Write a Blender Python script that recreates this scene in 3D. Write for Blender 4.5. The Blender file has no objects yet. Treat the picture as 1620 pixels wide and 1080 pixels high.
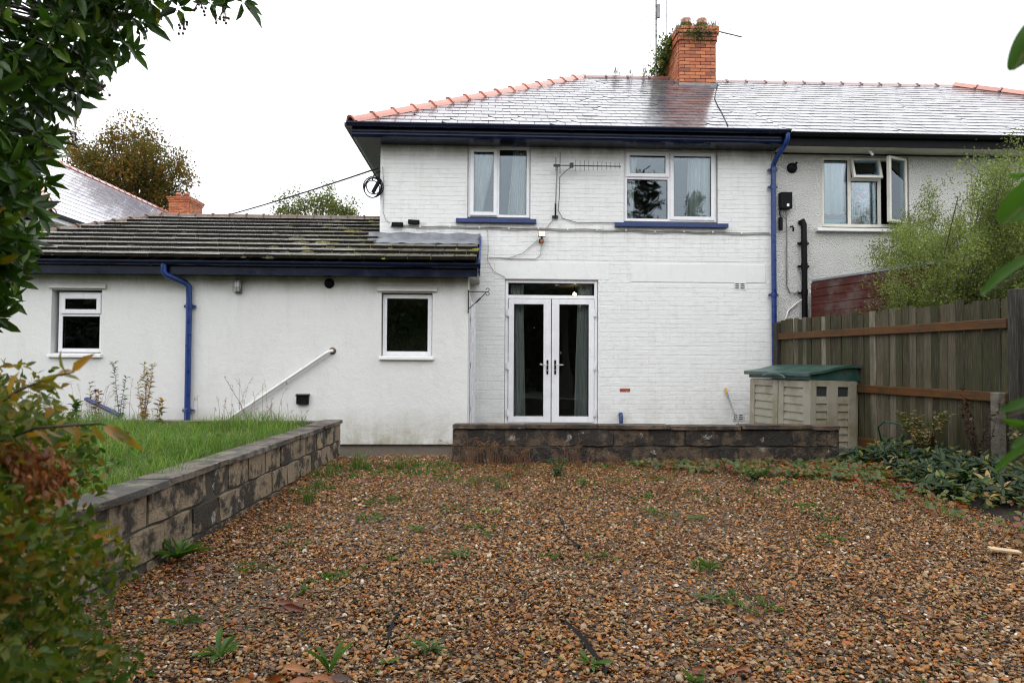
import bpy, math, random
import numpy as np
from mathutils import Matrix, Vector, Euler
S = bpy.context.scene
COL = S.collection
rng = np.random.default_rng(7)
random.seed(7)
R = math.radians

# ------------------------------------------------------------------ camera, sky, sun, exposure
cam_d = bpy.data.cameras.new('camera'); cam = bpy.data.objects.new('camera', cam_d); COL.objects.link(cam)
cam_d.sensor_width = 36; cam_d.lens = 24; cam_d.clip_start = .05; cam_d.clip_end = 600
cam_d.dof.use_dof = True; cam_d.dof.focus_distance = 5.2; cam_d.dof.aperture_fstop = 4.0
CAM = Vector((0, -11.4, 1.33))
yaw, pit, rol = R(2.1), math.atan(30 / 1080), .0055
F = Vector((math.sin(yaw) * math.cos(pit), math.cos(yaw) * math.cos(pit), math.sin(pit)))
R0 = Vector((math.cos(yaw), -math.sin(yaw), 0)); U0 = R0.cross(F)
RR = R0 * math.cos(rol) + U0 * math.sin(rol); UU = U0 * math.cos(rol) - R0 * math.sin(rol)
m4 = Matrix((RR, UU, -F)).transposed().to_4x4(); m4.translation = CAM
cam.matrix_world = m4
S.camera = cam

W = bpy.data.worlds.new('World'); S.world = W; W.use_nodes = True
nt = W.node_tree; nt.nodes.clear()
def wn(t, **k):
    n = nt.nodes.new(t)
    for a, b in k.items(): setattr(n, a, b)
    return n
sky = wn('ShaderNodeTexSky', sky_type='NISHITA', sun_disc=False, sun_elevation=R(48), sun_rotation=R(200), dust_density=4.0)
tc = wn('ShaderNodeTexCoord'); sp = wn('ShaderNodeSeparateXYZ')
nt.links.new(tc.outputs['Generated'], sp.inputs[0])
mr = wn('ShaderNodeMapRange'); mr.inputs['From Min'].default_value = 0; mr.inputs['From Max'].default_value = 1
mr.inputs['To Min'].default_value = 10.5; mr.inputs['To Max'].default_value = 19
nt.links.new(sp.outputs[2], mr.inputs['Value'])
cl = wn('ShaderNodeVectorMath', operation='MULTIPLY'); cl.inputs[1].default_value = (.97, .99, 1.03)
nt.links.new(mr.outputs[0], cl.inputs[0])
mx = wn('ShaderNodeMix', data_type='RGBA'); mx.inputs[0].default_value = .93
nt.links.new(sky.outputs[0], mx.inputs[6]); nt.links.new(cl.outputs[0], mx.inputs[7])
bg = wn('ShaderNodeBackground'); bg.inputs['Strength'].default_value = .1
nt.links.new(mx.outputs[2], bg.inputs['Color'])
wo = wn('ShaderNodeOutputWorld'); nt.links.new(bg.outputs[0], wo.inputs[0])

sd = bpy.data.lights.new('sun', 'SUN'); sun = bpy.data.objects.new('sun', sd); COL.objects.link(sun)
sd.energy = .5; sd.angle = R(60); sd.color = (1, .97, .93)
# sun behind the camera's left shoulder, high, veiled by cloud
sun.rotation_euler = Vector((-.23, -.63, .74)).to_track_quat('Z', 'Y').to_euler()
S.view_settings.view_transform = 'Standard'; S.view_settings.look = 'None'
S.view_settings.exposure = .6; S.view_settings.gamma = 1; S.view_settings.use_curve_mapping = False
S.cycles.use_denoising = True; S.cycles.filter_width = 1.15
S.cycles.max_bounces = 8; S.cycles.transparent_max_bounces = 16

# ------------------------------------------------------------------ helpers: objects
def origin(o):
    v = Vector((0, 0, 0))
    while o is not None: v += o.location; o = o.parent
    return v
def tag(o, label=None, cat=None, group=None, kind=None):
    if label: o['label'] = label
    if cat: o['category'] = cat
    if group: o['group'] = group
    if kind: o['kind'] = kind
    return o
def thing(name, label, cat, loc, group=None):
    o = bpy.data.objects.new(name, None); COL.objects.link(o); o.location = loc; o.empty_display_size = .2
    return tag(o, label, cat, group)
def link(name, me, parent=None, M=None):
    """M is a world matrix (None: mesh already in world space)"""
    o = bpy.data.objects.new(name, me); COL.objects.link(o)
    M = (M or Matrix.Identity(4)).copy()
    if parent is not None:
        o.parent = parent; M.translation = M.translation - origin(parent)
    o.matrix_basis = M
    return o
def scat_mesh(name, TV, TF, M, T, rnd, mats, smooth=False):
    """N copies of a template (verts TV, faces TF) with 3x3 matrices M, positions T, joined into one mesh"""
    TV = np.asarray(TV, float); N, k = len(T), len(TV)
    V = (np.einsum('nij,kj->nki', M, TV) + np.asarray(T)[:, None, :]).reshape(-1, 3)
    ls = np.array([len(f) for f in TF]); fl = np.concatenate([np.array(f) for f in TF])
    loops = (fl[None, :] + (np.arange(N) * k)[:, None]).reshape(-1)
    tot = np.tile(ls, N); st = np.concatenate([[0], np.cumsum(tot)[:-1]])
    me = bpy.data.meshes.new(name)
    me.vertices.add(len(V)); me.vertices.foreach_set('co', V.ravel().astype(np.float32))
    me.loops.add(len(loops)); me.loops.foreach_set('vertex_index', loops.astype(np.int32))
    me.polygons.add(len(tot)); me.polygons.foreach_set('loop_start', st.astype(np.int32)); me.polygons.foreach_set('loop_total', tot.astype(np.int32))
    me.polygons.foreach_set('use_smooth', np.full(len(tot), bool(smooth)))
    me.update(calc_edges=True)
    a = me.attributes.new('rnd', 'FLOAT', 'FACE'); a.data.foreach_set('value', np.repeat(np.asarray(rnd, np.float32), len(TF)))
    for m in (mats if isinstance(mats, (list, tuple)) else [mats]): me.materials.append(m)
    if FMI: me.polygons.foreach_set('material_index', np.tile(FMI, N).astype(np.int32))
    return me
FMI = None
def scatter(name, TV, TF, M, T, rnd, mat, parent=None, smooth=False):
    T = np.asarray(T, float)
    if parent is not None:
        og = np.array(origin(parent)); me = scat_mesh(name, TV, TF, M, T - og, rnd, mat, smooth)
        o = bpy.data.objects.new(name, me); COL.objects.link(o); o.parent = parent; return o
    return link(name, scat_mesh(name, TV, TF, M, T, rnd, mat, smooth))
BOXV = [(-.5,-.5,-.5),(.5,-.5,-.5),(.5,.5,-.5),(-.5,.5,-.5),(-.5,-.5,.5),(.5,-.5,.5),(.5,.5,.5),(-.5,.5,.5)]
BOXF = [(0,3,2,1),(4,5,6,7),(0,1,5,4),(1,2,6,5),(2,3,7,6),(3,0,4,7)]
def pieces(name, TV, TF, items, mat, parent, limit=300, stuffname=None, fmi=None):
    """items: (3x3 np matrix, position); the nearest `limit` become objects sharing one mesh, the rest one part"""
    items = sorted(items, key=lambda it: (Vector(it[1]) - CAM).length)
    me = bpy.data.meshes.new(name); me.from_pydata(TV, [], TF)
    for m in (mat if isinstance(mat, (list, tuple)) else [mat]): me.materials.append(m)
    if fmi: me.polygons.foreach_set('material_index', fmi)
    for M, T in items[:limit]:
        link(name, me, parent, Matrix.Translation(T) @ Matrix(M.tolist()).to_4x4())
    rest = items[limit:]
    if rest:
        o = scatter(stuffname or name + '_courses', TV, TF, np.array([i[0] for i in rest]), np.array([i[1] for i in rest]), rng.random(len(rest)), mat, parent)
        o['kind'] = 'stuff'
class MB:
    def __init__(s): s.v = []; s.f = []; s.m = []; s.sm = []
    def add(s, v, f, mi=0, sm=False):
        b = len(s.v); s.v += [tuple(p) for p in v]; s.f += [tuple(i + b for i in q) for q in f]
        s.m += [mi] * len(f); s.sm += [sm] * len(f); return s
    def box(s, x0, x1, y0, y1, z0, z1, mi=0):
        v = [(x0,y0,z0),(x1,y0,z0),(x1,y1,z0),(x0,y1,z0),(x0,y0,z1),(x1,y0,z1),(x1,y1,z1),(x0,y1,z1)]
        return s.add(v, BOXF, mi)
    def obox(s, c, size, rot, mi=0):
        M = rot if isinstance(rot, Matrix) else Euler(rot).to_matrix()
        return s.add([Vector(c) + M @ Vector([p[i] * size[i] for i in range(3)]) for p in BOXV], BOXF, mi)
    def quad(s, pts, mi=0): return s.add(pts, [tuple(range(len(pts)))], mi)
    def tube(s, pts, r, n=10, mi=0, cap=True):
        pts = [Vector(p) for p in pts]; k = len(pts)
        rs = r if isinstance(r, (list, tuple)) else [r] * k
        up = Vector((0, 0, 1)); V = []
        prev = None
        for i, p in enumerate(pts):
            t = (pts[min(i + 1, k - 1)] - pts[max(i - 1, 0)]).normalized()
            if prev is None:
                a = t.cross(up if abs(t.z) < .95 else Vector((1, 0, 0))).normalized()
            else:
                a = (prev - t * prev.dot(t)).normalized()
            prev = a; b = t.cross(a)
            V += [p + (a * math.cos(2 * math.pi * j / n) + b * math.sin(2 * math.pi * j / n)) * rs[i] for j in range(n)]
        Fc = [(i * n + j, i * n + (j + 1) % n, (i + 1) * n + (j + 1) % n, (i + 1) * n + j) for i in range(k - 1) for j in range(n)]
        s.add(V, Fc, mi, True)
        if cap: s.add(V[:n][::-1], [tuple(range(n))], mi); s.add(V[-n:], [tuple(range(n))], mi)
        return s
    def lathe(s, c, prof, n=20, mi=0, axis='z'):
        V = []
        for r, h in prof:
            for j in range(n):
                a = 2 * math.pi * j / n; x, y = r * math.cos(a), r * math.sin(a)
                V.append((c[0] + x, c[1] + y, c[2] + h) if axis == 'z' else (c[0] + x, c[1] + h, c[2] - y))
        k = len(prof)
        return s.add(V, [(i * n + j, i * n + (j + 1) % n, (i + 1) * n + (j + 1) % n, (i + 1) * n + j) for i in range(k - 1) for j in range(n)], mi, True)
    def prism(s, poly, a0, a1, axis='x', mi=0, sm=False):
        """poly of 2-D points (y,z) for axis x, (x,z) for axis y, (x,y) for axis z, extruded a0..a1"""
        def p3(p, a): return (a, p[0], p[1]) if axis == 'x' else ((p[0], a, p[1]) if axis == 'y' else (p[0], p[1], a))
        n = len(poly); V = [p3(p, a0) for p in poly] + [p3(p, a1) for p in poly]
        s.add(V, [(i, (i + 1) % n, n + (i + 1) % n, n + i) for i in range(n)], mi, sm)
        return s.add(V, [tuple(range(n))[::-1], tuple(range(n, 2 * n))], mi)
    def frame(s, x0, x1, z0, z1, w, y0, y1, mi=0):
        s.box(x0, x0 + w, y0, y1, z0, z1, mi); s.box(x1 - w, x1, y0, y1, z0, z1, mi)
        s.box(x0 + w, x1 - w, y0, y1, z0, z0 + w, mi); return s.box(x0 + w, x1 - w, y0, y1, z1 - w, z1, mi)
    def mesh(s, name, mats, og=Vector((0, 0, 0))):
        me = bpy.data.meshes.new(name); me.from_pydata([(p[0] - og[0], p[1] - og[1], p[2] - og[2]) for p in s.v], [], s.f)
        for m in (mats if isinstance(mats, (list, tuple)) else [mats]): me.materials.append(m)
        me.polygons.foreach_set('material_index', s.m); me.polygons.foreach_set('use_smooth', s.sm)
        me.update(); return me
    def build(s, name, mats, parent=None, fix=True, bevel=0, kind=None, label=None):
        og = origin(parent) if parent is not None else Vector((0, 0, 0))
        me = s.mesh(name, mats, og)
        if fix:
            import bmesh
            bm = bmesh.new(); bm.from_mesh(me); bmesh.ops.recalc_face_normals(bm, faces=bm.faces); bm.to_mesh(me); bm.free()
        o = bpy.data.objects.new(name, me); COL.objects.link(o)
        if parent is not None: o.parent = parent
        if bevel:
            b = o.modifiers.new('bevel', 'BEVEL'); b.width = bevel; b.segments = 2; b.limit_method = 'ANGLE'
        if kind: o['kind'] = kind
        if label: o['label'] = label
        return o

# ------------------------------------------------------------------ helpers: materials
class NT:
    def __init__(s, name):
        s.m = bpy.data.materials.new(name); s.m.use_nodes = True; s.t = s.m.node_tree; s.t.nodes.clear()
        s.out = s.n('ShaderNodeOutputMaterial'); s._pos = None
    def n(s, t, **k):
        x = s.t.nodes.new(t)
        for a, b in k.items(): setattr(x, a, b)
        return x
    def put(s, sock, v):
        if isinstance(v, bpy.types.NodeSocket): s.t.links.new(v, sock)
        elif v is not None:
            if hasattr(sock.default_value, '__len__') and not hasattr(v, '__len__'): v = (v,) * len(sock.default_value)
            if hasattr(sock.default_value, '__len__') and len(sock.default_value) == 4 and len(v) == 3: v = (*v, 1)
            sock.default_value = v
    def pos(s, scale=(1, 1, 1)):
        if s._pos is None: s._pos = s.n('ShaderNodeNewGeometry').outputs['Position']
        if tuple(scale) == (1, 1, 1): return s._pos
        v = s.n('ShaderNodeVectorMath', operation='MULTIPLY'); s.put(v.inputs[0], s._pos); v.inputs[1].default_value = scale
        return v.outputs[0]
    def axis(s, i):
        x = s.n('ShaderNodeSeparateXYZ'); s.put(x.inputs[0], s.pos()); return x.outputs[i]
    def noise(s, scale, detail=4, rough=.55, st=(1, 1, 1), dist=0):
        x = s.n('ShaderNodeTexNoise'); s.put(x.inputs['Vector'], s.pos(st)); x.inputs['Scale'].default_value = scale
        x.inputs['Detail'].default_value = detail; x.inputs['Roughness'].default_value = rough; x.inputs['Distortion'].default_value = dist
        return x.outputs[0]
    def voro(s, scale, feature='F1', out=0, st=(1, 1, 1)):
        x = s.n('ShaderNodeTexVoronoi', feature=feature); s.put(x.inputs['Vector'], s.pos(st)); x.inputs['Scale'].default_value = scale; return x.outputs[out]
    def ramp(s, f, stops, interp='LINEAR'):
        x = s.n('ShaderNodeValToRGB'); r = x.color_ramp; r.interpolation = interp
        while len(r.elements) < len(stops): r.elements.new(.5)
        for e, (p, c) in zip(r.elements, stops):
            e.position = p; e.color = (c, c, c, 1) if not hasattr(c, '__len__') else (*c[:3], 1)
        s.put(x.inputs[0], f); return x.outputs[0]
    def rng(s, f, a, b, c=0., d=1.):
        x = s.n('ShaderNodeMapRange'); s.put(x.inputs[0], f)
        for i, v in enumerate((a, b, c, d)): x.inputs[i + 1].default_value = v
        return x.outputs[0]
    def math(s, op, a, b=0.):
        x = s.n('ShaderNodeMath', operation=op); s.put(x.inputs[0], a); s.put(x.inputs[1], b); return x.outputs[0]
    def mix(s, f, a, b, mode='MIX'):
        x = s.n('ShaderNodeMix', data_type='RGBA', blend_type=mode); s.put(x.inputs[0], f); s.put(x.inputs[6], a); s.put(x.inputs[7], b); return x.outputs[2]
    def rnd(s, kind='GEOMETRY'):
        a = s.n('ShaderNodeAttribute', attribute_name='rnd', attribute_type=kind).outputs['Fac']
        if kind == 'INSTANCER': return a
        return s.math('FRACT', s.math('ADD', a, s.n('ShaderNodeObjectInfo').outputs['Random']))
    def bump(s, h, dist=.01, strength=1., normal=None):
        b = s.n('ShaderNodeBump'); b.inputs['Strength'].default_value = strength; b.inputs['Distance'].default_value = dist
        s.put(b.inputs['Height'], h)
        if normal is not None: s.put(b.inputs['Normal'], normal)
        return b.outputs[0]
    def bsdf(s, col, rough=.5, normal=None, **k):
        p = s.n('ShaderNodeBsdfPrincipled'); s.put(p.inputs['Base Color'], col); s.put(p.inputs['Roughness'], rough)
        if normal is not None: s.put(p.inputs['Normal'], normal)
        for a, b in k.items(): s.put(p.inputs[a.replace('_', ' ')], b)
        return p.outputs[0]
    def end(s, sh): s.t.links.new(sh, s.out.inputs[0]); return s.m

def simple(name, col, rough=.5, var=.15, nscale=6, bump=0, **k):
    t = NT(name); n = t.noise(nscale, 5)
    c = t.mix(t.rng(n, .3, .7), tuple(v * (1 - var) for v in col), tuple(min(1, v * (1 + var)) for v in col))
    return t.end(t.bsdf(c, t.rng(n, .3, .7, max(0, rough - .08), min(1, rough + .08)), t.bump(t.noise(nscale * 8, 4), bump) if bump else None, **k))
def leafmat(name, stops, rough=.4, trans=.35, spec=.5):
    t = NT(name); r = t.rnd(); c = t.ramp(r, stops)
    c = t.mix(t.rng(t.noise(9, 2), .35, .65, 0, .35), c, (.01, .012, .005))
    a = t.bsdf(c, rough, **{'Specular_IOR_Level': spec})
    tr = t.n('ShaderNodeBsdfTranslucent'); t.put(tr.inputs[0], t.mix(.5, c, t.mix(1., c, (1.6, 1.9, .6), 'MULTIPLY')))
    mx = t.n('ShaderNodeMixShader'); mx.inputs[0].default_value = trans
    t.t.links.new(a, mx.inputs[1]); t.t.links.new(tr.outputs[0], mx.inputs[2])
    return t.end(mx.outputs[0])

M = {}
def whitepaint(name, algae=None, base=(.74, .745, .735), fine=.002, low=None):
    t = NT(name)
    n1 = t.noise(1.3, 5, .6); n2 = t.noise(7, 5, .65, (1, 1, .35)); z = t.axis(2)
    c = t.mix(t.rng(n1, .35, .7, 0, .6), base, tuple(v * .92 for v in base))
    c = t.mix(t.rng(n2, .5, .8, 0, .35), c, (.5, .5, .46))
    if algae:
        f = t.math('MULTIPLY', t.rng(z, algae - .30, algae), t.rng(t.noise(2.6, 6, .7, (1, 1, .35)), .25, .55))
        c = t.mix(t.math('MULTIPLY', f, .85), c, (.16, .155, .075))
        st = t.math('MULTIPLY', t.rng(z, algae - 1.6, algae - .1), t.rng(t.noise(5, 5, .6, (1, 1, .08)), .56, .75)); c = t.mix(t.math('MULTIPLY', st, .2), c, (.34, .33, .25))
    if name.startswith('white painted brick'):
        sm = t.math('MULTIPLY', t.math('MULTIPLY', t.rng(z, 3.0, 3.58), t.rng(z, 3.64, 3.60)), t.rng(t.noise(7, 5, .6, (1, 1, .05)), .5, .72)); c = t.mix(t.math('MULTIPLY', sm, .45), c, (.36, .35, .28))
        g0 = t.math('MULTIPLY', t.rng(z, .95, .3), t.rng(t.noise(3, 6, .7), .42, .7)); c = t.mix(t.math('MULTIPLY', g0, .5), c, (.38, .37, .30))
    if low is not None:
        f = t.math('MULTIPLY', t.rng(z, low + .55, low), t.rng(t.noise(3.5, 6, .7, (1, 1, .6)), .3, .6))
        c = t.mix(t.math('MULTIPLY', f, .85), c, (.27, .25, .15))
    return t.end(t.bsdf(c, .55, t.bump(t.math('ADD', t.noise(40, 4), t.math('MULTIPLY', t.noise(9, 3), 1.5)), fine)))
M['brick_white'] = whitepaint('white painted brick', 4.94, fine=.006)
M['render'] = whitepaint('white smooth render', 2.56, (.67, .67, .655), .004, .1)
M['lintel'] = whitepaint('white painted lintel', None, fine=.003)
t = NT('white pebbledash'); v = t.voro(62); n = t.noise(1.1, 5, .6)
c = t.mix(t.rng(n, .35, .7), (.8, .795, .77), (.72, .715, .68)); c = t.mix(t.rng(v, .35, .65, 0, .3), c, (.5, .49, .46))
M['pebble'] = t.end(t.bsdf(c, .7, t.bump(t.math('MULTIPLY', v, -1), .03)))
M['navy'] = simple('navy gloss paint', (.0028, .007, .027), .22, .3, 5, .0006, Specular_IOR_Level=.3)
M['blue'] = simple('blue gloss paint', (.010, .034, .15), .3, .25, 8, .0006)
M['blue_sill'] = simple('blue painted sill', (.012, .034, .135), .4, .3, 9, .002)
M['black'] = simple('black plastic', (.005, .005, .006), .5, .3, 9, Specular_IOR_Level=.12)
M['blackiron'] = simple('black iron', (.012, .012, .012), .5, .3, 20)
M['upvc'] = simple('white upvc', (.76, .76, .78), .28, .05, 3)
M['upvc_old'] = simple('off white upvc', (.6, .58, .52), .35, .1, 5)
M['whitemetal'] = simple('white painted metal', (.68, .68, .67), .35, .1, 12)
M['cream'] = simple('cream soffit paint', (.52, .5, .43), .5, .12, 4)
M['steel'] = simple('satin steel', (.55, .54, .52), .3, .1, 10, Metallic=1.)
M['alu'] = simple('dull aluminium', (.2, .2, .2), .45, .3, 10, Metallic=.6)
M['lead'] = simple('grey lead', (.19, .2, .22), .38, .3, 5, .004)
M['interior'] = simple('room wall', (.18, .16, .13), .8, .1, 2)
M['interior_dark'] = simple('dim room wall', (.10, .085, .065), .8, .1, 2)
M['shadow_gap'] = simple('dark reveal shadow gap', (.02, .02, .02), .8, .1)  # dark colour standing in for shade in gaps and openings
M['mastic'] = simple('grey mastic', (.3, .3, .29), .7, .2, 20)
def glass(name, tint, ior):
    t = NT(name); tr = t.n('ShaderNodeBsdfTransparent'); tr.inputs[0].default_value = (*tint, 1)
    gl = t.n('ShaderNodeBsdfGlossy'); gl.inputs['Roughness'].default_value = 0; gl.inputs[0].default_value = (.80, .91, 1, 1)
    t.put(gl.inputs['Normal'], t.bump(t.noise(1.6, 1), .004))
    fr = t.n('ShaderNodeFresnel'); fr.inputs[0].default_value = ior
    mx = t.n('ShaderNodeMixShader'); t.put(mx.inputs[0], fr.outputs[0])
    t.t.links.new(tr.outputs[0], mx.inputs[1]); t.t.links.new(gl.outputs[0], mx.inputs[2])
    return t.end(mx.outputs[0])
M['glass'] = glass('window glass', (.94, .965, .955), 1.85)
t = NT('curtain cloth'); f = t.noise(14, 2, .5, (1, 1, .05))
c = t.mix(t.rng(f, .3, .7), (.78, .80, .76), (.52, .56, .53)); M['curtain'] = t.end(t.bsdf(c, .85))
def emit(name, col, st):
    t = NT(name); e = t.n('ShaderNodeEmission'); e.inputs[0].default_value = (*col, 1); e.inputs[1].default_value = st; return t.end(e.outputs[0])
M['lamp_on'] = emit('lit floodlight', (1, .72, .38), 9)
M['bulb_on'] = emit('lit bulb', (1, .8, .5), 25)
def slate(name, chim=False):
    t = NT(name); r = t.rnd(); n = t.noise(14, 5, .6)
    c = t.ramp(r, [(0, (.06, .055, .066)), (.5, (.10, .09, .105)), (1, (.15, .135, .15))])
    c = t.mix(t.rng(n, .45, .75, 0, .5), c, (.13, .12, .12))
    c = t.mix(t.rng(t.noise(2.3, 4), .55, .8, 0, .35), c, (.07, .085, .04))
    return t.end(t.bsdf(c, t.rng(n, .3, .7, .1, .26), t.bump(t.noise(22, 4), .0016), Specular_IOR_Level=.62, Coat_Weight=.12, Coat_Roughness=.09))
M['slate'] = slate('wet slate')
def slate_pale():
    t = NT('wet lavender slate'); r = t.rnd(); c = t.ramp(r, [(0, (.3, .285, .34)), (1, (.42, .4, .46))])
    return t.end(t.bsdf(c, .16, t.bump(t.noise(22, 4), .0012), Specular_IOR_Level=.9, Coat_Weight=.8, Coat_Roughness=.06))
M['slate_pale'] = slate_pale()
M['felt'] = simple('dark roofing felt', (.015, .014, .014), .8, .3)
t = NT('mossy concrete tile'); r = t.rnd(); n = t.noise(11, 6, .65); m_ = t.noise(1.1, 4, .6); m2 = t.noise(17, 5, .7)
c = t.ramp(r, [(0, (.07, .058, .052)), (.6, (.105, .09, .082)), (1, (.145, .125, .115))]); c = t.mix(t.rng(n, .5, .7, 0, .6), c, (.025, .02, .015)); c = t.mix(t.rng(t.noise(4.5, 5, .7), .52, .62, 0, .8), c, (.03, .026, .014))
gx = t.rng(t.axis(0), -4.2, -2.2)
mf = t.math('MULTIPLY', t.rng(t.math('ADD', m_, t.math('MULTIPLY', gx, .16)), .52, .66), t.rng(m2, .42, .6))
c = t.mix(mf, c, t.mix(t.rng(n, .35, .65), (.05, .055, .012), (.13, .12, .02)))
M['tile'] = t.end(t.bsdf(c, t.math('ADD', t.rng(n, .3, .7, .16, .32), t.math('MULTIPLY', mf, .6)), t.bump(t.math('ADD', n, t.math('MULTIPLY', mf, .8)), .008), Specular_IOR_Level=.8, Coat_Weight=.35, Coat_Roughness=.12))
M['tile_edge'] = simple('black tile edge', (.016, .014, .009), .9, .5, 12, .01, Specular_IOR_Level=.1)  # rough near-black colour for the front face of each roof tile
t = NT('mossy ridge tile'); n = t.noise(16, 6, .7); c = t.ramp(n, [(.3, (.05, .04, .03)), (.5, (.12, .065, .045)), (.62, (.12, .11, .05)), (.75, (.3, .29, .25))])
M['ridge_moss'] = t.end(t.bsdf(c, .6, t.bump(n, .02)))
t = NT('moss'); n = t.math('ADD', t.math('MULTIPLY', t.noise(30, 5, .7), .75), t.math('MULTIPLY', t.n('ShaderNodeAttribute', attribute_name='rnd').outputs['Fac'], .3)); c = t.ramp(n, [(.3, (.018, .014, .007)), (.48, (.045, .038, .010)), (.58, (.13, .115, .015)), (.72, (.26, .225, .03))]); M['moss'] = t.end(t.bsdf(c, .9, t.bump(n, .01)))
t = NT('terracotta'); r = t.rnd(); n = t.noise(8, 5); c = t.ramp(r, [(0, (.33, .095, .055)), (1, (.46, .15, .085))]); c = t.mix(t.rng(n, .5, .8, 0, .6), c, (.13, .06, .045))
M['terracotta'] = t.end(t.bsdf(c, .25, t.bump(n, .003), Coat_Weight=.9, Coat_Roughness=.08))
t = NT('dull ridge clay'); r = t.rnd(); c = t.ramp(r, [(0, (.15, .06, .045)), (1, (.25, .11, .085))]); M['ridge_clay'] = t.end(t.bsdf(c, .25, t.bump(t.noise(8, 5), .003), Coat_Weight=.9, Coat_Roughness=.08))
t = NT('orange red brick'); r = t.rnd(); n = t.noise(25, 5, .65); n3 = t.noise(3, 4)
c = t.ramp(r, [(0, (.30, .075, .03)), (.4, (.46, .13, .045)), (.8, (.5, .17, .06)), (1, (.2, .06, .035))]); c = t.mix(t.rng(n, .5, .75, 0, .6), c, (.12, .05, .03))
c = t.mix(t.rng(n3, .56, .75, 0, .7), c, (.05, .04, .03)); M['brick_red'] = t.end(t.bsdf(c, .6, t.bump(n, .006)))
M['mortar'] = simple('dark mortar', (.05, .042, .033), .9, .4, 20, .005)
def blockmat(name, dark, light, amount, lich=.62):
    t = NT(name); r = t.rnd(); n = t.noise(2.6, 6, .65); n2 = t.noise(38, 6, .7); n3 = t.noise(7.5, 5, .62); n4 = t.noise(6.5, 3, .5)
    c = t.mix(r, tuple(v * .75 for v in light), light); c = t.mix(t.rng(n2, .4, .7, 0, .6), c, tuple(v * .45 for v in light))
    f = t.rng(t.math('ADD', t.math('ADD', t.math('MULTIPLY', n, .75), t.math('MULTIPLY', n3, .95)), t.math('MULTIPLY', t.math('SUBTRACT', r, .5), .16)), amount, amount + .14); c = t.mix(t.math('MULTIPLY', f, .95), c, dark)
    c = t.mix(t.math('MULTIPLY', t.rng(n3, .3, .42, .55, 0), t.rng(n2, .4, .6)), c, (.045, .05, .018))
    c = t.mix(t.math('MULTIPLY', t.rng(n4, lich, lich + .035), t.rng(n2, .4, .6)), c, (.36, .35, .31))
    return t.end(t.bsdf(c, t.rng(n, .3, .7, .45, .75), t.bump(t.math('ADD', n2, n3), .024)))
M['block'] = blockmat('weathered concrete block', (.018, .014, .010), (.34, .26, .165), .80, .645)
M['block_dark'] = blockmat('soot black damp block', (.010, .008, .006), (.125, .082, .048), .71, .655)
M['cap'] = blockmat('mossy concrete coping', (.035, .028, .022), (.17, .135, .10), .78, .70)
M['cap_dark'] = blockmat('damp dark coping', (.022, .015, .009), (.12, .075, .045), .74, .70)
def wood(name, cols, stain=None, rough=.6):
    t = NT(name); r = t.rnd(); off = t.n('ShaderNodeCombineXYZ'); t.put(off.inputs[0], t.math('MULTIPLY', r, 37.))
    base = t.pos(); t._pos = None
    va = t.n('ShaderNodeVectorMath', operation='ADD'); t.put(va.inputs[0], base); t.put(va.inputs[1], off.outputs[0]); t._pos = va.outputs[0]
    g = t.noise(10, 6, .7, (3, 3, .35)); g2 = t.noise(2.2, 5, .6, (1, 1, .5)); g3 = t.noise(60, 4, .6, (2, 2, .08))
    c = t.ramp(r, cols); c = t.mix(t.rng(g, .4, .75, 0, .75), c, tuple(v * .32 for v in cols[0][1]))
    c = t.mix(t.rng(g3, .5, .8, 0, .5), c, (.2, .18, .15))
    if stain: c = t.mix(t.rng(g2, .45, .7, 0, .85), c, stain)
    return t.end(t.bsdf(c, rough, t.bump(t.math('ADD', g, g3), .006), Specular_IOR_Level=.2))
M['board'] = wood('weathered green grey board', [(0, (.03, .026, .013)), (.35, (.055, .046, .024)), (.65, (.082, .068, .04)), (.82, (.115, .095, .065)), (.95, (.25, .215, .165))], (.03, .035, .010))
def railmat(name, base, dark):
    t = NT(name); g = t.noise(12, 6, .65, (.35, .12, 5)); g2 = t.noise(3.2, 5, .65)
    c = t.mix(t.rng(g, .35, .7), base, tuple(v * .45 for v in base)); c = t.mix(t.rng(g2, .48, .68, 0, .8), c, dark)
    return t.end(t.bsdf(c, .5, t.bump(g, .006), Specular_IOR_Level=.2))
M['rail'] = railmat('orange brown wet rail', (.115, .05, .015), (.03, .023, .013))
M['post'] = wood('dark post', [(0, (.025, .023, .018)), (1, (.04, .035, .028))])
M['concrete'] = blockmat('mossy concrete post', (.05, .045, .03), (.19, .17, .13), .86, .7)
M['redboard'] = railmat('faded red brown board', (.085, .02, .014), (.12, .09, .08))
t = NT('dirty beige plastic'); n = t.noise(3, 6, .65); n2 = t.noise(1.3, 4); g = t.noise(25, 4, .6, (1, 1, .15))
c = t.mix(t.rng(n2, .35, .65), (.31, .285, .225), (.25, .235, .185)); c = t.mix(t.rng(n, .44, .66, 0, .75), c, (.15, .125, .055)); c = t.mix(t.rng(g, .55, .8, 0, .4), c, (.2, .19, .15))
M['beige'] = t.end(t.bsdf(c, .45, t.bump(n, .001)))
t = NT('green plastic lid'); n = t.noise(4, 6, .65); c = t.mix(t.rng(n, .42, .7, 0, .8), (.012, .055, .044), (.07, .095, .082)); M['green'] = t.end(t.bsdf(c, .35, t.bump(n, .001)))
M['bark'] = simple('grey brown bark', (.06, .045, .032), .8, .4, 14, .01)
M['twig'] = simple('dark twig', (.045, .03, .02), .7, .4, 20)
M['twig_pale'] = simple('straw stem', (.26, .17, .08), .7, .4, 20)
M['soil'] = simple('wet dark soil', (.028, .019, .012), .75, .5, 12, .03)
M['path'] = simple('damp concrete path', (.10, .09, .075), .5, .4, 4, .006)
t = NT('gravel bed'); v = t.voro(45, out=1); n = t.noise(1.2, 4); d = t.voro(45)
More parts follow.
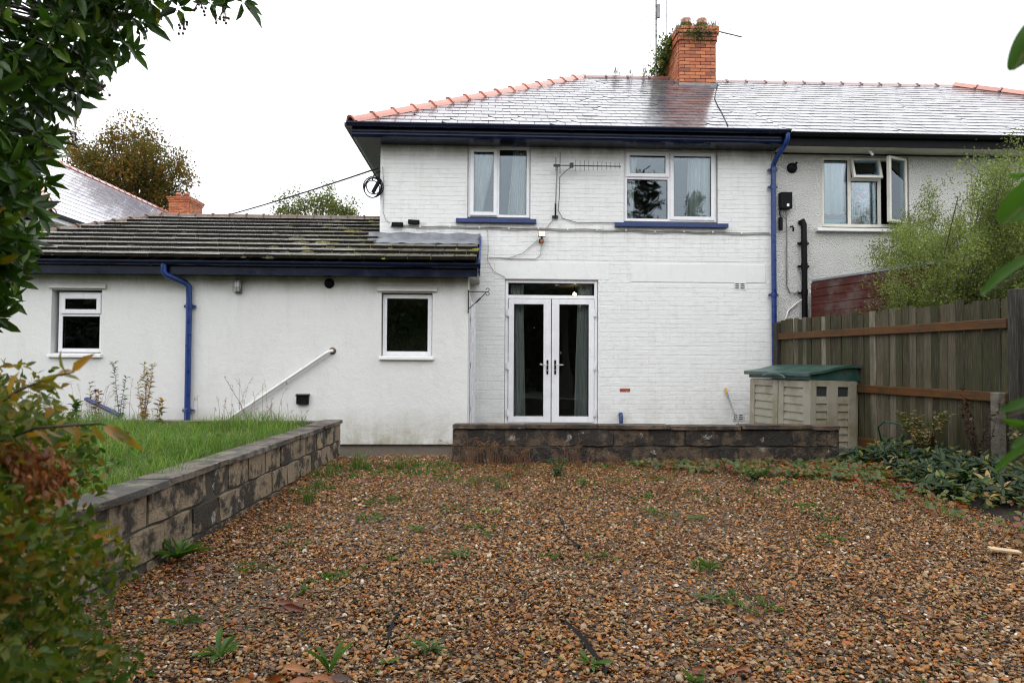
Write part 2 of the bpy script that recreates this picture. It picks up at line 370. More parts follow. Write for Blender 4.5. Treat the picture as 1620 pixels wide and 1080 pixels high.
c = t.ramp(v, [(0, (.05, .022, .008)), (.4, (.06, .035, .016)), (.7, (.03, .024, .018)), (1, (.10, .07, .04))]); c = t.mix(t.rng(n, .5, .7, 0, .5), c, (.035, .025, .015))
M['gravelbed'] = t.end(t.bsdf(c, .6, t.bump(d, .02)))
t = NT('wet pebble'); r = t.rnd('INSTANCER'); n = t.noise(70, 4, .6)
c = t.ramp(r, [(0, (.24, .062, .006)), (.09, (.33, .125, .018)), (.18, (.14, .042, .006)), (.28, (.32, .165, .045)), (.38, (.11, .04, .009)), (.46, (.035, .02, .010)), (.54, (.31, .18, .07)), (.61, (.012, .009, .007)), (.68, (.24, .13, .055)), (.75, (.036, .03, .026)), (.82, (.36, .225, .10)), (.88, (.11, .08, .055)), (.95, (.38, .28, .17)), (1, (.54, .48, .40))])
c = t.mix(t.rng(n, .5, .8, 0, .5), c, (.05, .03, .015)); c = t.mix(t.rng(t.noise(1.1, 4, .6), .5, .75, 0, .35), c, (.06, .028, .009)); c = t.mix(t.rng(t.noise(2.6, 3, .6), .62, .78, 0, .3), c, (.03, .035, .008))
M['pebble_stone'] = t.end(t.bsdf(c, t.rng(n, .3, .7, .15, .45), Specular_IOR_Level=.24))
M['lawnsoil'] = simple('lawn soil', (.03, .035, .012), .9, .4, 8, .02)
M['farground'] = simple('far garden ground', (.04, .05, .02), .9, .4, .6)
# leaves
M['lf_grass'] = leafmat('grass blades', [(0, (0.05658, 0.1226, 0.01132)), (.5, (0.1226, 0.2357, 0.02357)), (.88, (0.2075, 0.3206, 0.04715)), (1, (0.2357, 0.2075, 0.06601))], .5, .4, .3)
M['lf_ever'] = leafmat('dark glossy leaves', [(0, (0.01827, 0.04698, 0.006525)), (.5, (0.04568, 0.1109, 0.01174)), (.8, (0.1044, 0.2023, 0.01827)), (.97, (0.1566, 0.248, 0.02349)), (1, (0.4176, 0.2871, 0.0261))], .3, .28, .3)
M['lf_bush'] = leafmat('olive bush leaves', [(0, (.022, .055, .006)), (.4, (.055, .10, .010)), (.62, (.11, .135, .014)), (.8, (.22, .17, .016)), (.92, (.30, .12, .014)), (1, (.26, .06, .014))], .5, .4, .25)
M['lf_rust'] = leafmat('rust brown dead leaves', [(0, (0.128, 0.036, 0.0096)), (.5, (0.272, 0.08, 0.0176)), (1, (0.36, 0.144, 0.04))], .55, .3)
M['lf_olive'] = leafmat('yellow olive leaves', [(0, (0.171, 0.1615, 0.0247)), (.5, (0.285, 0.19, 0.0266)), (1, (0.494, 0.228, 0.0304))], .4, .45)
M['lf_light'] = leafmat('light green small leaves', [(0, (0.0715, 0.1045, 0.0242)), (.4, (0.154, 0.198, 0.055)), (.8, (0.264, 0.308, 0.0825)), (1, (0.418, 0.451, 0.11))], .5, .45, .3)
M['lf_autumn'] = leafmat('autumn leaves', [(0, (0.072, 0.0792, 0.02016)), (.4, (0.1152, 0.1008, 0.0252)), (.65, (0.1584, 0.1008, 0.0216)), (1, (0.2448, 0.1152, 0.018))], .6, .45, .2)
M['lf_far'] = leafmat('far tree leaves', [(0, (.07, .10, .03)), (.6, (.12, .145, .04)), (1, (.18, .17, .05))], .6, .45, .2)
M['lf_dark'] = leafmat('dark hedge leaves', [(0, (.008, .016, .005)), (1, (.022, .036, .01))], .5, .3)
M['lf_right'] = leafmat('fresh rhododendron leaves', [(0, (.045, .12, .010)), (1, (.07, .16, .015))], .4, .45, .25)
M['lf_cover'] = leafmat('strawberry leaves', [(0, (0.031, 0.0682, 0.00744)), (.4, (0.0682, 0.1116, 0.01364)), (.6, (0.124, 0.1178, 0.01364)), (.78, (0.2046, 0.0992, 0.01116)), (.92, (0.2356, 0.0372, 0.0093)), (1, (0.124, 0.031, 0.0093))], .45, .35)
M['lf_pachy'] = leafmat('dark rosette leaves', [(0, (0.0091, 0.0247, 0.0065)), (.6, (0.0208, 0.0468, 0.0104)), (.88, (0.065, 0.1105, 0.0182)), (.96, (0.208, 0.182, 0.0325)), (1, (0.442, 0.26, 0.104))], .45, .2, .3)
M['lf_weed'] = leafmat('weed leaves', [(0, (.04, .10, .012)), (1, (.09, .17, .022))], .5, .35, .25)
M['lf_weed_grey'] = leafmat('grey green weed leaves', [(0, (.05, .10, .025)), (1, (.10, .17, .05))], .55, .3, .25)
M['lf_dry'] = leafmat('dry straw', [(0, (.13, .065, .025)), (.5, (.22, .115, .045)), (1, (.32, .18, .075))], .7, .3)
M['lf_purple'] = leafmat('dark purple leaves', [(0, (.025, .018, .025)), (.7, (.06, .042, .055)), (1, (.12, .1, .1))], .5, .25)
M['lf_brown'] = leafmat('dark red brown leaves', [(0, (.035, .014, .01)), (1, (.085, .03, .018))], .5, .25)
M['lf_pale'] = leafmat('yellowing leaves', [(0, (.07, .08, .02)), (.6, (.14, .13, .03)), (1, (.42, .3, .13))], .5, .35)
M['lf_fall'] = leafmat('fallen leaves', [(0, (.06, .012, .006)), (.4, (.13, .03, .010)), (.75, (.27, .075, .016)), (1, (.36, .15, .04))], .4, .1, .4)
M['lf_chim'] = leafmat('chimney weeds', [(0, (.03, .06, .012)), (.6, (.08, .13, .02)), (1, (.2, .23, .04))], .5, .3)
# ------------------------------------------------------------------ ground
def gz(x, y): return float(np.clip((y + 6.0) / 3.2, 0, 1)) * .07
def sheet(name, xs, ys, zf, mat, kind='structure'):
    V = [(x, y, zf(x, y)) for y in ys for x in xs]; n = len(xs)
    Fc = [(j * n + i, j * n + i + 1, (j + 1) * n + i + 1, (j + 1) * n + i) for j in range(len(ys) - 1) for i in range(n - 1)]
    b = MB().add(V, Fc, 0, True); return b.build(name, mat, kind=kind)
sheet('ground', [-250, -60, 0, 60, 250], [-250, -60, 0, 60, 250], lambda x, y: -.06, M['farground'])
sheet('gravel_bed', list(np.linspace(-2.2, 6, 30)), list(np.linspace(-14, -1.3, 40)), lambda x, y: gz(x, y) - .006, M['gravelbed'])
MB().box(-.42, 4.72, -2.74, -.02, -.05, .22).build('terrace', M['path'], kind='structure')
MB().box(-9, -.44, -2.2, -1.33, -.05, .062).build('path', M['path'], kind='structure')
sheet('lawn_soil', list(np.linspace(-9, -2.12, 24)), list(np.linspace(-12.5, -2.44, 30)), lambda x, y: .47 + .02 * math.sin(x * 2.1) * math.cos(y * 1.7), M['lawnsoil'])
sheet('border_soil', list(np.linspace(4.4, 5.4, 8)), list(np.linspace(-8.5, -2.7, 24)), lambda x, y: float(np.clip((x - 4.4) / .35, 0, 1)) * .16 + .0, M['soil'])

# ------------------------------------------------------------------ building helpers
def wall_holes(mb, x0, x1, z0, z1, holes, yf, yb, mi=0):
    xs = sorted({x0, x1, *[h[0] for h in holes], *[h[1] for h in holes]}); zs = sorted({z0, z1, *[h[2] for h in holes], *[h[3] for h in holes]})
    for a, b in zip(xs, xs[1:]):
        for c, d in zip(zs, zs[1:]):
            mx_, mz = (a + b) / 2, (c + d) / 2
            if any(h[0] < mx_ < h[1] and h[2] < mz < h[3] for h in holes): continue
            mb.quad([(a, yf, c), (b, yf, c), (b, yf, d), (a, yf, d)], mi); mb.quad([(b, yb, c), (a, yb, c), (a, yb, d), (b, yb, d)], mi)
    for (a, b, c, d) in [(x0, x1, z0, z1)] + list(holes):
        mb.quad([(a, yf, c), (a, yb, c), (a, yb, d), (a, yf, d)], mi); mb.quad([(b, yf, c), (b, yf, d), (b, yb, d), (b, yb, c)], mi)
        mb.quad([(a, yf, c), (b, yf, c), (b, yb, c), (a, yb, c)], mi); mb.quad([(a, yf, d), (a, yb, d), (b, yb, d), (b, yf, d)], mi)
    return mb
def room(parent, x0, x1, y0, y1, z0, z1, mat):
    b = MB()
    b.quad([(x0, y1, z0), (x1, y1, z0), (x1, y1, z1), (x0, y1, z1)]); b.quad([(x0, y0, z0), (x0, y1, z0), (x0, y1, z1), (x0, y0, z1)])
    b.quad([(x1, y0, z0), (x1, y1, z0), (x1, y1, z1), (x1, y0, z1)]); b.quad([(x0, y0, z0), (x1, y0, z0), (x1, y1, z0), (x0, y1, z0)])
    b.quad([(x0, y0, z1), (x1, y0, z1), (x1, y1, z1), (x0, y1, z1)])
    return b.build('room', mat, parent, fix=False)
def pane_box(parent, x0, x1, z0, z1, y, label=None):
    return MB().box(x0, x1, y, y + .016, z0, z1).build('pane', M['glass'], parent, label=label)
def window(parent, X0, X1, Z0, Z1, y, bars, lights, mat, fw=.055, label=None):
    b = MB().frame(X0, X1, Z0, Z1, fw, y, y + .07)
    for k, p, a, c in bars:
        if k == 'v': b.box(p - .03, p + .03, y + .001, y + .068, a, c)
        else: b.box(a, c, y + .002, y + .067, p - .03, p + .03)
    w = b.build('window', mat, parent, bevel=.004, label=label)
    for x0, x1, z0, z1, sash in lights:
        if sash:
            s = MB().frame(x0 - .02, x1 + .02, z0 - .02, z1 + .02, .062, y - .022, y + .035).build('sash', mat, w, bevel=.005)
            g = .042; MB().frame(x0 + g - .002, x1 - g + .002, z0 + g - .002, z1 - g + .002, .007, y - .012, y + .02).build('gasket', M['black'], w)
            pane_box(w, x0 + g + .003, x1 - g - .003, z0 + g + .003, z1 - g - .003, y - .004)
        else:
            MB().frame(x0, x1, z0, z1, .008, y + .012, y + .04).build('gasket', M['black'], w)
            pane_box(w, x0 + .006, x1 - .006, z0 + .006, z1 - .006, y + .02)
    return w
def curtain(label, xt0, xt1, xb0, xb1, z0, z1, y, folds, group=None, pinch=None, mat='curtain'):
    nx, nz = folds * 8 + 1, 14; V = []
    for j in range(nz):
        t = j / (nz - 1); e = t * t * (3 - 2 * t)
        a = xt0 + (xb0 - xt0) * e; b_ = xt1 + (xb1 - xt1) * e
        for i in range(nx):
            s = i / (nx - 1)
            V.append((a + (b_ - a) * s, y + .03 * math.sin(s * folds * 2 * math.pi + .6 * math.sin(t * 3)) + .01 * math.sin(s * 31), z1 + (z0 - z1) * t))
    Fc = [(j * nx + i, j * nx + i + 1, (j + 1) * nx + i + 1, (j + 1) * nx + i) for j in range(nz - 1) for i in range(nx - 1)]
    o = MB().add(V, Fc, 0, True).build('curtain', M[mat]); return tag(o, label, 'curtain', group)
def diag(a, b, c): return np.diag([a, b, c]).astype(float)
BRV = [(-.5,.5,-.5),(.5,.5,-.5),(.5,.5,.5),(-.5,.5,.5), (-.5,-.2,-.5),(.5,-.2,-.5),(.5,-.2,.5),(-.5,-.2,.5), (-.485,-.5,-.45),(.485,-.5,-.45),(.485,-.5,.45),(-.485,-.5,.45)]
BRF = [(0,4,5,1),(1,5,6,2),(2,6,7,3),(3,7,4,0),(4,8,9,5),(5,9,10,6),(6,10,11,7),(7,11,8,4),(8,11,10,9)]
def bricks(x0, x1, z0, z1, holes, yf, parent, mat, name='brick', cw=.237, ch=.0755, limit=300, prot=.0028):
    items = []; row = 0; z = z0
    while z < z1 - .02:
        x = x0 - (cw / 2 if row % 2 else 0); hh = min(ch, z1 - z)
        while x < x1:
            a, b = max(x, x0), min(x + cw, x1)
            segs = [(a, b)]
            for h in holes:
                if h[2] < z + hh * .6 and h[3] > z + hh * .4:
                    ns = []
                    for s, e in segs:
                        if e <= h[0] or s >= h[1]: ns.append((s, e)); continue
                        if s < h[0]: ns.append((s, h[0]))
                        if e > h[1]: ns.append((h[1], e))
                    segs = ns
            for s, e in segs:
                if e - s > .03:
                    d = .0095 + rng.random() * .0015; g = .004 + .004 * rng.random() ** 2
                    tilt = rng.normal(0, .004); mm = diag(e - s - g, d + prot * rng.random() ** 1.5, hh - .0035 - .005 * rng.random() ** 3)
                    c_, s_ = math.cos(tilt), math.sin(tilt)
                    mm = np.array([[c_, -s_, 0], [s_, c_, 0], [0, 0, 1]]) @ mm
                    items.append((mm, ((s + e) / 2, yf - d / 2 + .006, z + hh / 2 + rng.normal(0, .0012))))
            x += cw
        z += ch; row += 1
    pieces(name, BRV, BRF, items, mat, parent, limit)
def rot_yz(a):
    c, s = math.cos(a), math.sin(a); return np.array([[1, 0, 0], [0, c, -s], [0, s, c]])
SLV, SLF = BOXV, BOXF
NOV = [(p[0], p[1], z) for z in (-.5, .5) for p in [(-.5, -.05), (-.12, -.5), (.5, -.5), (.5, .5), (-.5, .5)]]
NOF = [(4, 3, 2, 1, 0), (5, 6, 7, 8, 9)] + [(i, (i + 1) % 5, 5 + (i + 1) % 5, 5 + i) for i in range(5)]
def slates(parent, xl, xr, ye, ze, yr, zr, gauge=.268, wid=.252, limit=300, notch=.09, skip=None):
    L = math.hypot(yr - ye, zr - ze); a = math.atan2(zr - ze, yr - ye); nx = int(L / gauge)
    g = L / nx; norm, notched = [], []
    for r in range(nx):
        u = (r + .5) * g; t = u / L
        x0, x1 = xl(t), xr(t)
        x = math.floor(x0 / wid) * wid - (wid / 2 if r % 2 else 0)
        while x < x1:
            s, e = max(x, x0), min(x + wid, x1)
            if e - s > .04:
                l = g * 1.18; b = a - .026 + rng.normal(0, .004)
                mm = rot_yz(b) @ diag(e - s - .008, l, .009)
                tw = rng.normal(0, .005); mm = mm @ np.array([[1, 0, 0], [0, 1, 0], [0, 0, 1]])
                mm[2, 0] += tw * (e - s)
                cu = u + g * .06 + rng.normal(0, .004); off = .016 + abs(rng.normal(0, .0012))
                P = ((s + e) / 2, ye + cu * math.cos(a) - off * math.sin(a), ze + cu * math.sin(a) + off * math.cos(a))
                if not (skip and skip(P)):
                    (notched if rng.random() < notch else norm).append((mm, P))
            x += wid
    k = min(len(notched), 30)
    pieces('slate', NOV, NOF, notched, M['slate'], parent, k); pieces('slate', SLV, SLF, norm, M['slate'], parent, limit - k)
def axes(d, up=(0, 0, 1)):
    d = Vector(d).normalized(); s = Vector(up).cross(d).normalized(); u = d.cross(s)
    return Matrix((d, s, u)).transposed()
def ridge_mesh(name, L, w, h, mat, collar=.035):
    b = MB(); outer = [(-w, -h * .9), (-w * .75, -h * .2), (-w * .4, h * .55), (0, h * .8), (w * .4, h * .55), (w * .75, -h * .2), (w, -h * .9)]
    inner = [(p[0] * .86, p[1] - .012) for p in outer[::-1]]
    b.prism(outer + inner, 0, L, 'x', sm=False)
    if collar:
        big = [(p[0] * 1.12, p[1] + .022) for p in outer] + [(p[0] * .9, p[1]) for p in outer[::-1]]; b.prism(big, -.006, collar, 'x')
    return b.mesh(name, mat)
def ridge_run(parent, name, A, B, L, me, jit=.01):
    A, B = Vector(A), Vector(B); n = max(1, round((B - A).length / L)); d = (B - A) / n; Mx = axes(d)
    for i in range(n):
        mm = (Mx @ Euler((rng.normal(0, jit), rng.normal(0, jit * .6), rng.normal(0, jit * .6))).to_matrix()).to_4x4()
        mm.translation = A + d * i; link(name, me, parent, mm)
def gutter(x0, x1, y, z, r, mat, parent, label=None):
    """half round gutter along x"""
    n = 10; outer = [(y + r * math.cos(math.pi + math.pi * i / n), z + r * math.sin(math.pi + math.pi * i / n)) for i in range(n + 1)]
    inner = [(y + (r - .005) * math.cos(math.pi + math.pi * i / n), z + (r - .005) * math.sin(math.pi + math.pi * i / n)) for i in range(n + 1)][::-1]
    b = MB().prism(outer + inner, x0, x1, 'x')
    b.box(x0, x1, y - r - .006, y - r + .004, z - .012, z + .004)
    for xx in np.arange(x0 + .6, x1, 1.0): b.prism([(p[0] * 1.0 + (p[0] - y) * .08, p[1] + (p[1] - z) * .08) for p in outer] + inner, xx, xx + .05, 'x')
    return b.build('gutter', mat, parent, label=label)
def pipe_with_joints(parent, pts, r, mat, joints, name='downpipe', label=None):
    b = MB().tube(pts, r, 14)
    o = b.build(name, mat, parent, label=label)
    for p, q in joints:
        k = MB().tube([p, q], r * 1.17, 14)
        c = (Vector(p) + Vector(q)) / 2
        k.box(c.x - r * 1.9, c.x + r * 1.9, c.y + r * .3, c.y + r * 1.25, c.z - .018, c.z + .018)
        k.build('pipe_clip', mat, o)
    return o

# ------------------------------------------------------------------ the white brick house
EY, EZ, RY, RZ = -.4, 5.15, 4.2, 7.9
H = thing('brick_house', 'white painted brick two storey house with navy eaves and slate roof', 'house', (1.5, 4, 0))
W1 = (-.345, .715, 3.70, 4.94); W2 = (2.30, 3.91, 3.665, 4.92); DR = (.295, 1.865, .26, 2.69)
V1, V2 = (4.185, 4.385, 2.555, 2.67), (4.15, 4.35, .335, .45)
wl = wall_holes(MB(), -1.8, 4.84, -.05, 5.0, [W1, W2, DR, V1, V2], .008, .29)
wl.box(-1.8, -1.55, .292, 8.4, -.05, 5.0); wl.box(-1.8, 4.84, 8.402, 8.6, -.05, 5.0); wl.box(4.72, 4.84, .292, 8.4, -.05, 5.0)
wall = wl.build('wall', M['brick_white'], H)
L1, L2 = (.12, 2.06, 2.70, 2.98), (2.42, 4.72, 2.67, 2.975)
bricks(-1.79, 4.835, .225, 5.0, [W1, W2, DR, V1, V2, L1, L2, (2.23, 2.41, .81, .87)], .008, wall, M['brick_white'])
for l in (L1, L2):
    MB().box(l[0], l[1], -.0012, .0075, l[2] - .003, l[3] + .003).build('lintel', M['lintel'], wall, bevel=.004)
t = NT('flaked paint brick'); n = t.noise(30, 5, .7)
c = t.mix(t.rng(n, .6, .66), (.26, .055, .025), (.7, .7, .68)); fm = t.end(t.bsdf(c, .7, t.bump(n, .01)))
MB().box(2.235, 2.405, -.001, .0075, .815, .868).build('brick', fm, wall, label='brick with its white paint flaked off showing red')
for v, lb in ((V1, 'air brick under the lintel band'), (V2, 'air brick near the ground')):
    b = MB()
    w3 = (v[1] - v[0])
    for r_ in range(4): b.box(v[0], v[1], -.004, .05, v[2] + r_ * .0345 - .001, v[2] + r_ * .0345 + .012)
    for cx in (0, .44, .92): b.box(v[0] + cx * w3, v[0] + (cx + .08) * w3, -.0025, .048, v[2], v[3])
    b.box(v[0], v[1], .052, .06, v[2], v[3], 1); b.build('air_brick', [M['lintel'], M['shadow_gap']], H, label=lb)
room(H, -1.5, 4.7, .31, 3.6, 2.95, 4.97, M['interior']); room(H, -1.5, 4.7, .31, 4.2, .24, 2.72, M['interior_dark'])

window(H, W1[0] + .01, W1[1] - .01, W1[2] + .03, W1[3], .055, [('v', .165, 3.785, 4.885)], [(-.28, .135, 3.785, 4.885, True), (.195, .65, 3.785, 4.885, False)], M['upvc'], label='two light window with a thin dark gap under its left sash')
window(H, W2[0] + .01, W2[1] - .01, W2[2] + .03, W2[3], .055, [('v', 3.09, 3.75, 4.865), ('h', 4.45, 2.365, 3.06)], [(2.365, 3.06, 4.48, 4.865, True), (2.365, 3.06, 3.75, 4.42, False), (3.12, 3.845, 3.75, 4.865, True)], M['upvc'], label='three light window with a small top sash on its left')
MB().box(-.30, .16, .03, .054, 3.728, 3.742).build('drip_bar', M['black'], H)
for a, b_, z, lb in ((-.53, .81, 3.70, 'blue sill under the two light window'), (2.14, 4.06, 3.665, 'long blue sill under the three light window')):
    MB().prism([(-.085, z - .075), (-.085, z - .008), (.05, z + .004), (.05, z - .075)], a, b_, 'x').build('sill', M['blue_sill'], H, bevel=.004, label=lb)
for w_, zt in ((W1, 4.94), (W2, 4.92)):
    MB().frame(w_[0] + .002, w_[1] - .002, w_[2] + .03, zt + .012, .01, .03, .056).build('mastic_joint', M['mastic'], H)

# french doors
dz0, dz1 = .275, 2.685
fr = MB().frame(DR[0] + .008, DR[1] - .008, dz0, dz1, .05, .045, .125); fr.box(DR[0] + .058, DR[1] - .058, .047, .123, 2.375, 2.43)
D = fr.build('french_door', M['upvc'], H, bevel=.004, label='white french doors with a glazed toplight')
MB().frame(DR[0] + .06, DR[1] - .06, 2.432, dz1 - .052, .008, .06, .09).build('gasket', M['black'], D); pane_box(D, DR[0] + .065, DR[1] - .065, 2.436, dz1 - .056, .07)
for k, (x0, x1) in enumerate(((.36, 1.073), (1.087, 1.80))):
    b = MB(); s0, s1 = (.09, .125) if k == 0 else (.125, .09)
    z0, z1 = .30, 2.365
    b.box(x0, x0 + s0, .02, .09, z0, z1); b.box(x1 - s1, x1, .02, .09, z0, z1); b.box(x0 + s0, x1 - s1, .02, .09, z0, z0 + .10); b.box(x0 + s0, x1 - s1, .02, .09, z1 - .09, z1)
    b.build('door_leaf', M['upvc'], D, bevel=.005)
    MB().frame(x0 + s0, x1 - s1, z0 + .1, z1 - .09, .007, .03, .06).build('gasket', M['black'], D); pane_box(D, x0 + s0 + .004, x1 - s1 - .004, z0 + .104, z1 - .094, .04)
    hx = x1 - .058 if k == 0 else x0 + .058; sg = -1 if k == 0 else 1
    MB().box(hx - .016, hx + .016, .006, .02, 1.10, 1.34).build('handle_plate', M['black'], D, bevel=.006)
    MB().tube([(hx, .006, 1.26), (hx, -.035, 1.26), (hx + sg * .02, -.045, 1.26), (hx + sg * .13, -.045, 1.262)], .009, 8).build('lever', M['steel'], D)
    MB().lathe((hx, .008, 1.17), [(.0, -.006), (.01, -.006), (.011, 0)], 10, axis='y').build('lock', M['steel'], D)
    ex = x0 - .012 if k == 0 else x1 + .012
    for hz in (.46, 1.24, 2.13):
        MB().tube([(ex, .012, hz - .06), (ex, .012, hz + .06)], .016, 10).box(ex - .028, ex + .028, .014, .046, hz - .05, hz + .05).build('hinge', M['upvc'], D)
MB().box(1.072, 1.088, .035, .08, .30, 2.365).build('meeting_gap', M['shadow_gap'], D)
MB().box(DR[0] - .01, DR[1] + .01, -.03, .10, .235, .272).build('threshold', M['mastic'], D)

# eaves
b = MB(); b.box(-2.16, 4.885, EY + .04, .0, 4.925, 4.955); b.box(-2.16, -1.805, .002, 8.7, 4.925, 4.955)
b.build('soffit', M['navy'], H)
b = MB(); b.prism([(EY + .04, 4.925), (EY + .012, 4.935), (EY + .002, 4.97), (EY + .012, 5.02), (EY + .01, 5.13), (EY + .05, 5.13)], -2.2, 4.885, 'x')
b.prism([(-2.16, 4.925), (-2.188, 4.935), (-2.198, 4.97), (-2.188, 5.02), (-2.19, 5.13), (-2.15, 5.13)], EY + .05, 8.7, 'y'); b.build('fascia', M['navy'], H)
gutter(-2.27, 4.95, EY - .065, 5.125, .062, M['navy'], H)
b = MB(); b.box(-2.31, -2.2, EY - .06, 8.6, 5.07, 5.13); b.build('gutter', M['navy'], H)
pipe_with_joints(H, [(4.91, EY - .065, 5.09), (4.91, EY - .065, 5.0), (4.90, EY - .03, 4.93), (4.85, -.17, 4.76), (4.83, -.09, 4.66), (4.83, -.085, 4.5), (4.835, -.085, .24)], .042, M['blue'],
    [((4.83, -.085, 4.25), (4.83, -.085, 4.33)), ((4.833, -.085, 2.42), (4.833, -.085, 2.50)), ((4.83, -.089, 4.62), (4.83, -.087, 4.55))])
# roof
hipx = lambda t: -2.17 + 4.37 * t
b = MB(); b.quad([(-2.2, EY - .03, EZ - .03), (4.88, EY - .03, EZ - .03), (4.88, RY, RZ), (2.2, RY, RZ)]); b.quad([(-2.2, EY - .03, EZ - .03), (2.2, RY, RZ), (-2.2, 8.8, EZ - .03)]); b.quad([(2.2, RY, RZ), (4.88, RY, RZ), (4.88, 8.8, EZ - .03), (-2.2, 8.8, EZ - .03)])
roof = b.build('roof', M['felt'], H)
CH = (4.23, 5.06, 3.45, 4.95)
inchim = lambda P: CH[0] - .02 < P[0] < CH[1] + .02 and CH[2] < P[1] < CH[3]
slates(roof, lambda t: hipx(t) + .03, lambda t: 4.875, EY - .04, EZ - .02, RY, RZ, skip=inchim)
rm = ridge_mesh('hip_tile', .485, .115, .07, M['terracotta'])
ridge_run(roof, 'hip_tile', (-2.22, EY - .05, EZ + .03), (2.2, RY, RZ + .035), .47, rm)
rm2 = ridge_mesh('ridge_tile', .485, .115, .06, M['ridge_clay'])
ridge_run(roof, 'ridge_tile', (2.2, RY, RZ + .015), (CH[0] - .02, RY, RZ + .015), .45, rm2, .006)
n_ = 90; u_ = rng.random(n_) * .95; xx_ = hipx(u_) + .2 + rng.random(n_) * (4.6 - hipx(u_)); sz_ = .018 + .03 * rng.random(n_) ** 2
mm_ = np.zeros((n_, 3, 3)); mm_[:, 0, 0] = sz_ * 1.3; mm_[:, 1, 1] = sz_; mm_[:, 2, 2] = sz_ * .5; mm_[:, 2, 1] = sz_ * .55
hs = [(0, 0, .5)] + [(.8 * math.cos(a), .8 * math.sin(a), .35) for a in np.arange(6) * math.pi / 3] + [(1.05 * math.cos(a), 1.05 * math.sin(a), -.1) for a in np.arange(6) * math.pi / 3 + .3]
hf = [(0, 1 + i, 1 + (i + 1) % 6) for i in range(6)] + [(1 + i, 7 + i, 7 + (i + 1) % 6, 1 + (i + 1) % 6) for i in range(6)]
o = scatter('moss', hs, hf, mm_, np.stack([xx_, EY + u_ * (RY - EY), EZ + .012 + u_ * (RZ - EZ)], 1), rng.random(n_), simple('black roof moss', (.012, .012, .007), .9), roof, smooth=True); o['kind'] = 'stuff'
# chimney
cb = MB().box(CH[0] + .012, CH[1] - .012, CH[2] + .012, CH[3] - .012, 6.9, 8.60); cb.box(CH[0] - .03, CH[1] + .03, CH[2] - .03, CH[3] + .03, 8.60, 8.615)
chim = cb.build('chimney', M['mortar'], H)
items = []; z = 7.45; row = 0
while z < 8.72:
    e = .0 if row < 13 else (.028 if row < 15 else .055)
    for side in range(3):
        Ls = (CH[1] - CH[0] + 2 * e) if side == 0 else (CH[3] - CH[2] + 2 * e)
        x = -(.118 if row % 2 else 0)
        while x < Ls:
            s, f = max(0, x), min(Ls, x + .236)
            if f - s > .03:
                cxx = (s + f) / 2; jit = rng.normal(0, .0025)
                if side == 0: P = (CH[0] - e + cxx, CH[2] - e + .012 + jit, z + .037); mm = diag(f - s - .012, .05, .064)
                else:
                    sx = CH[0] - e + .012 + jit if side == 1 else CH[1] + e - .012 + jit
                    P = (sx, CH[2] - e + .05 + cxx, z + .037); mm = diag(.05, f - s - .012, .064)
                    if side == 2 and P[1] > 4.6: x += .236; continue
                items.append((mm, P))
            x += .236
    z += .078; row += 1
pieces('chimney_brick', BOXV, BOXF, items, M['brick_red'], chim)
b = MB(); b.box(CH[0] - .03, CH[1] + .03, CH[2] - .03, CH[2] - .014, 7.37, 7.50)
for k in range(8):
    yy = CH[2] - .03 + k * .16; zz = 7.36 + k * .096
    if zz < 8.0:
        b.box(CH[0] - .028 - k * .0006, CH[0] - .014, yy, yy + .2, zz, zz + .13); b.box(CH[1] + .014, CH[1] + .028 + k * .0006, yy, yy + .2, zz, zz + .13)
b.build('flashing', M['lead'], chim)
for px in (4.44, 4.80):
    MB().lathe((px, CH[2] + .2, 8.70), [(.115, 0), (.11, .1), (.108, .2), (.125, .21), (.128, .25), (.112, .26), (.118, .3), (.12, .34), (.1, .345), (.09, .2)], 18).build('chimney_pot', M['terracotta'], chim)
MB().box(CH[0] - .05, CH[1] + .05, CH[2] - .05, CH[3] + .05, 8.70, 8.725).build('flaunching', M['mortar'], chim)
# narrow crack-like cable down the slates from the stack
b = MB().tube([(5.09, 3.42, 7.47), (4.8, 2.7, 7.04), (4.5, 1.9, 6.56), (4.35, 1.3, 6.2), (4.22, .7, 5.84), (4.05, .0, 5.42), (3.98, -.3, 5.25)], .010, 6)
tag(b.build('aerial_cable', M['black'], None), 'thin black cable running down the slates from the chimney foot', 'cable')

# ------------------------------------------------------------------ neighbour's half
NB = thing('neighbour_house', 'attached pebbledashed house half with black gutter and open casement', 'house', (9.5, 4, 0))
dzn = -.045
NW = (5.71, 7.235, 3.62, 4.86)
wl = wall_holes(MB(), 4.846, 15.2, -.05, 5.0 + dzn, [NW], .004, .29); wl.box(14.95, 15.2, .292, 8.4, -.05, 4.95); wl.box(4.85, 15.2, 8.402, 8.6, -.05, 4.95)
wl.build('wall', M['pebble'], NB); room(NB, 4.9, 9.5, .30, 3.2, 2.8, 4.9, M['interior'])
b = MB(); b.box(4.89, 15.6, EY + .03, .0, 4.90, 4.93); b.build('soffit', M['cream'], NB)
MB().box(4.89, 15.6, -.02, -.004, 4.875, 4.899).build('shadow_strip', M['shadow_gap'], NB)
MB().tube([(6.40, -.24, 4.895), (6.45, -.27, 4.80)], .022, 10).build('overflow_pipe', M['whitemetal'], NB)
MB().box(4.89, 15.6, EY, EY + .028, 4.90, 5.10).build('fascia', M['black'], NB)
gutter(4.955, 15.7, EY - .06, 5.09, .06, M['black'], NB)
b = MB(); b.quad([(4.885, EY - .03, EZ - .07), (15.6, EY - .03, EZ - .07), (11.0, RY, RZ - .04), (4.885, RY, RZ - .04)]); b.quad([(15.6, EY - .03, EZ - .07), (15.6, 8.8, EZ - .07), (11, RY, RZ - .04)]); b.quad([(4.885, RY, RZ - .04), (11, RY, RZ - .04), (15.6, 8.8, EZ - .07), (4.885, 8.8, EZ - .07)])
nroof = b.build('roof', M['felt'], NB)
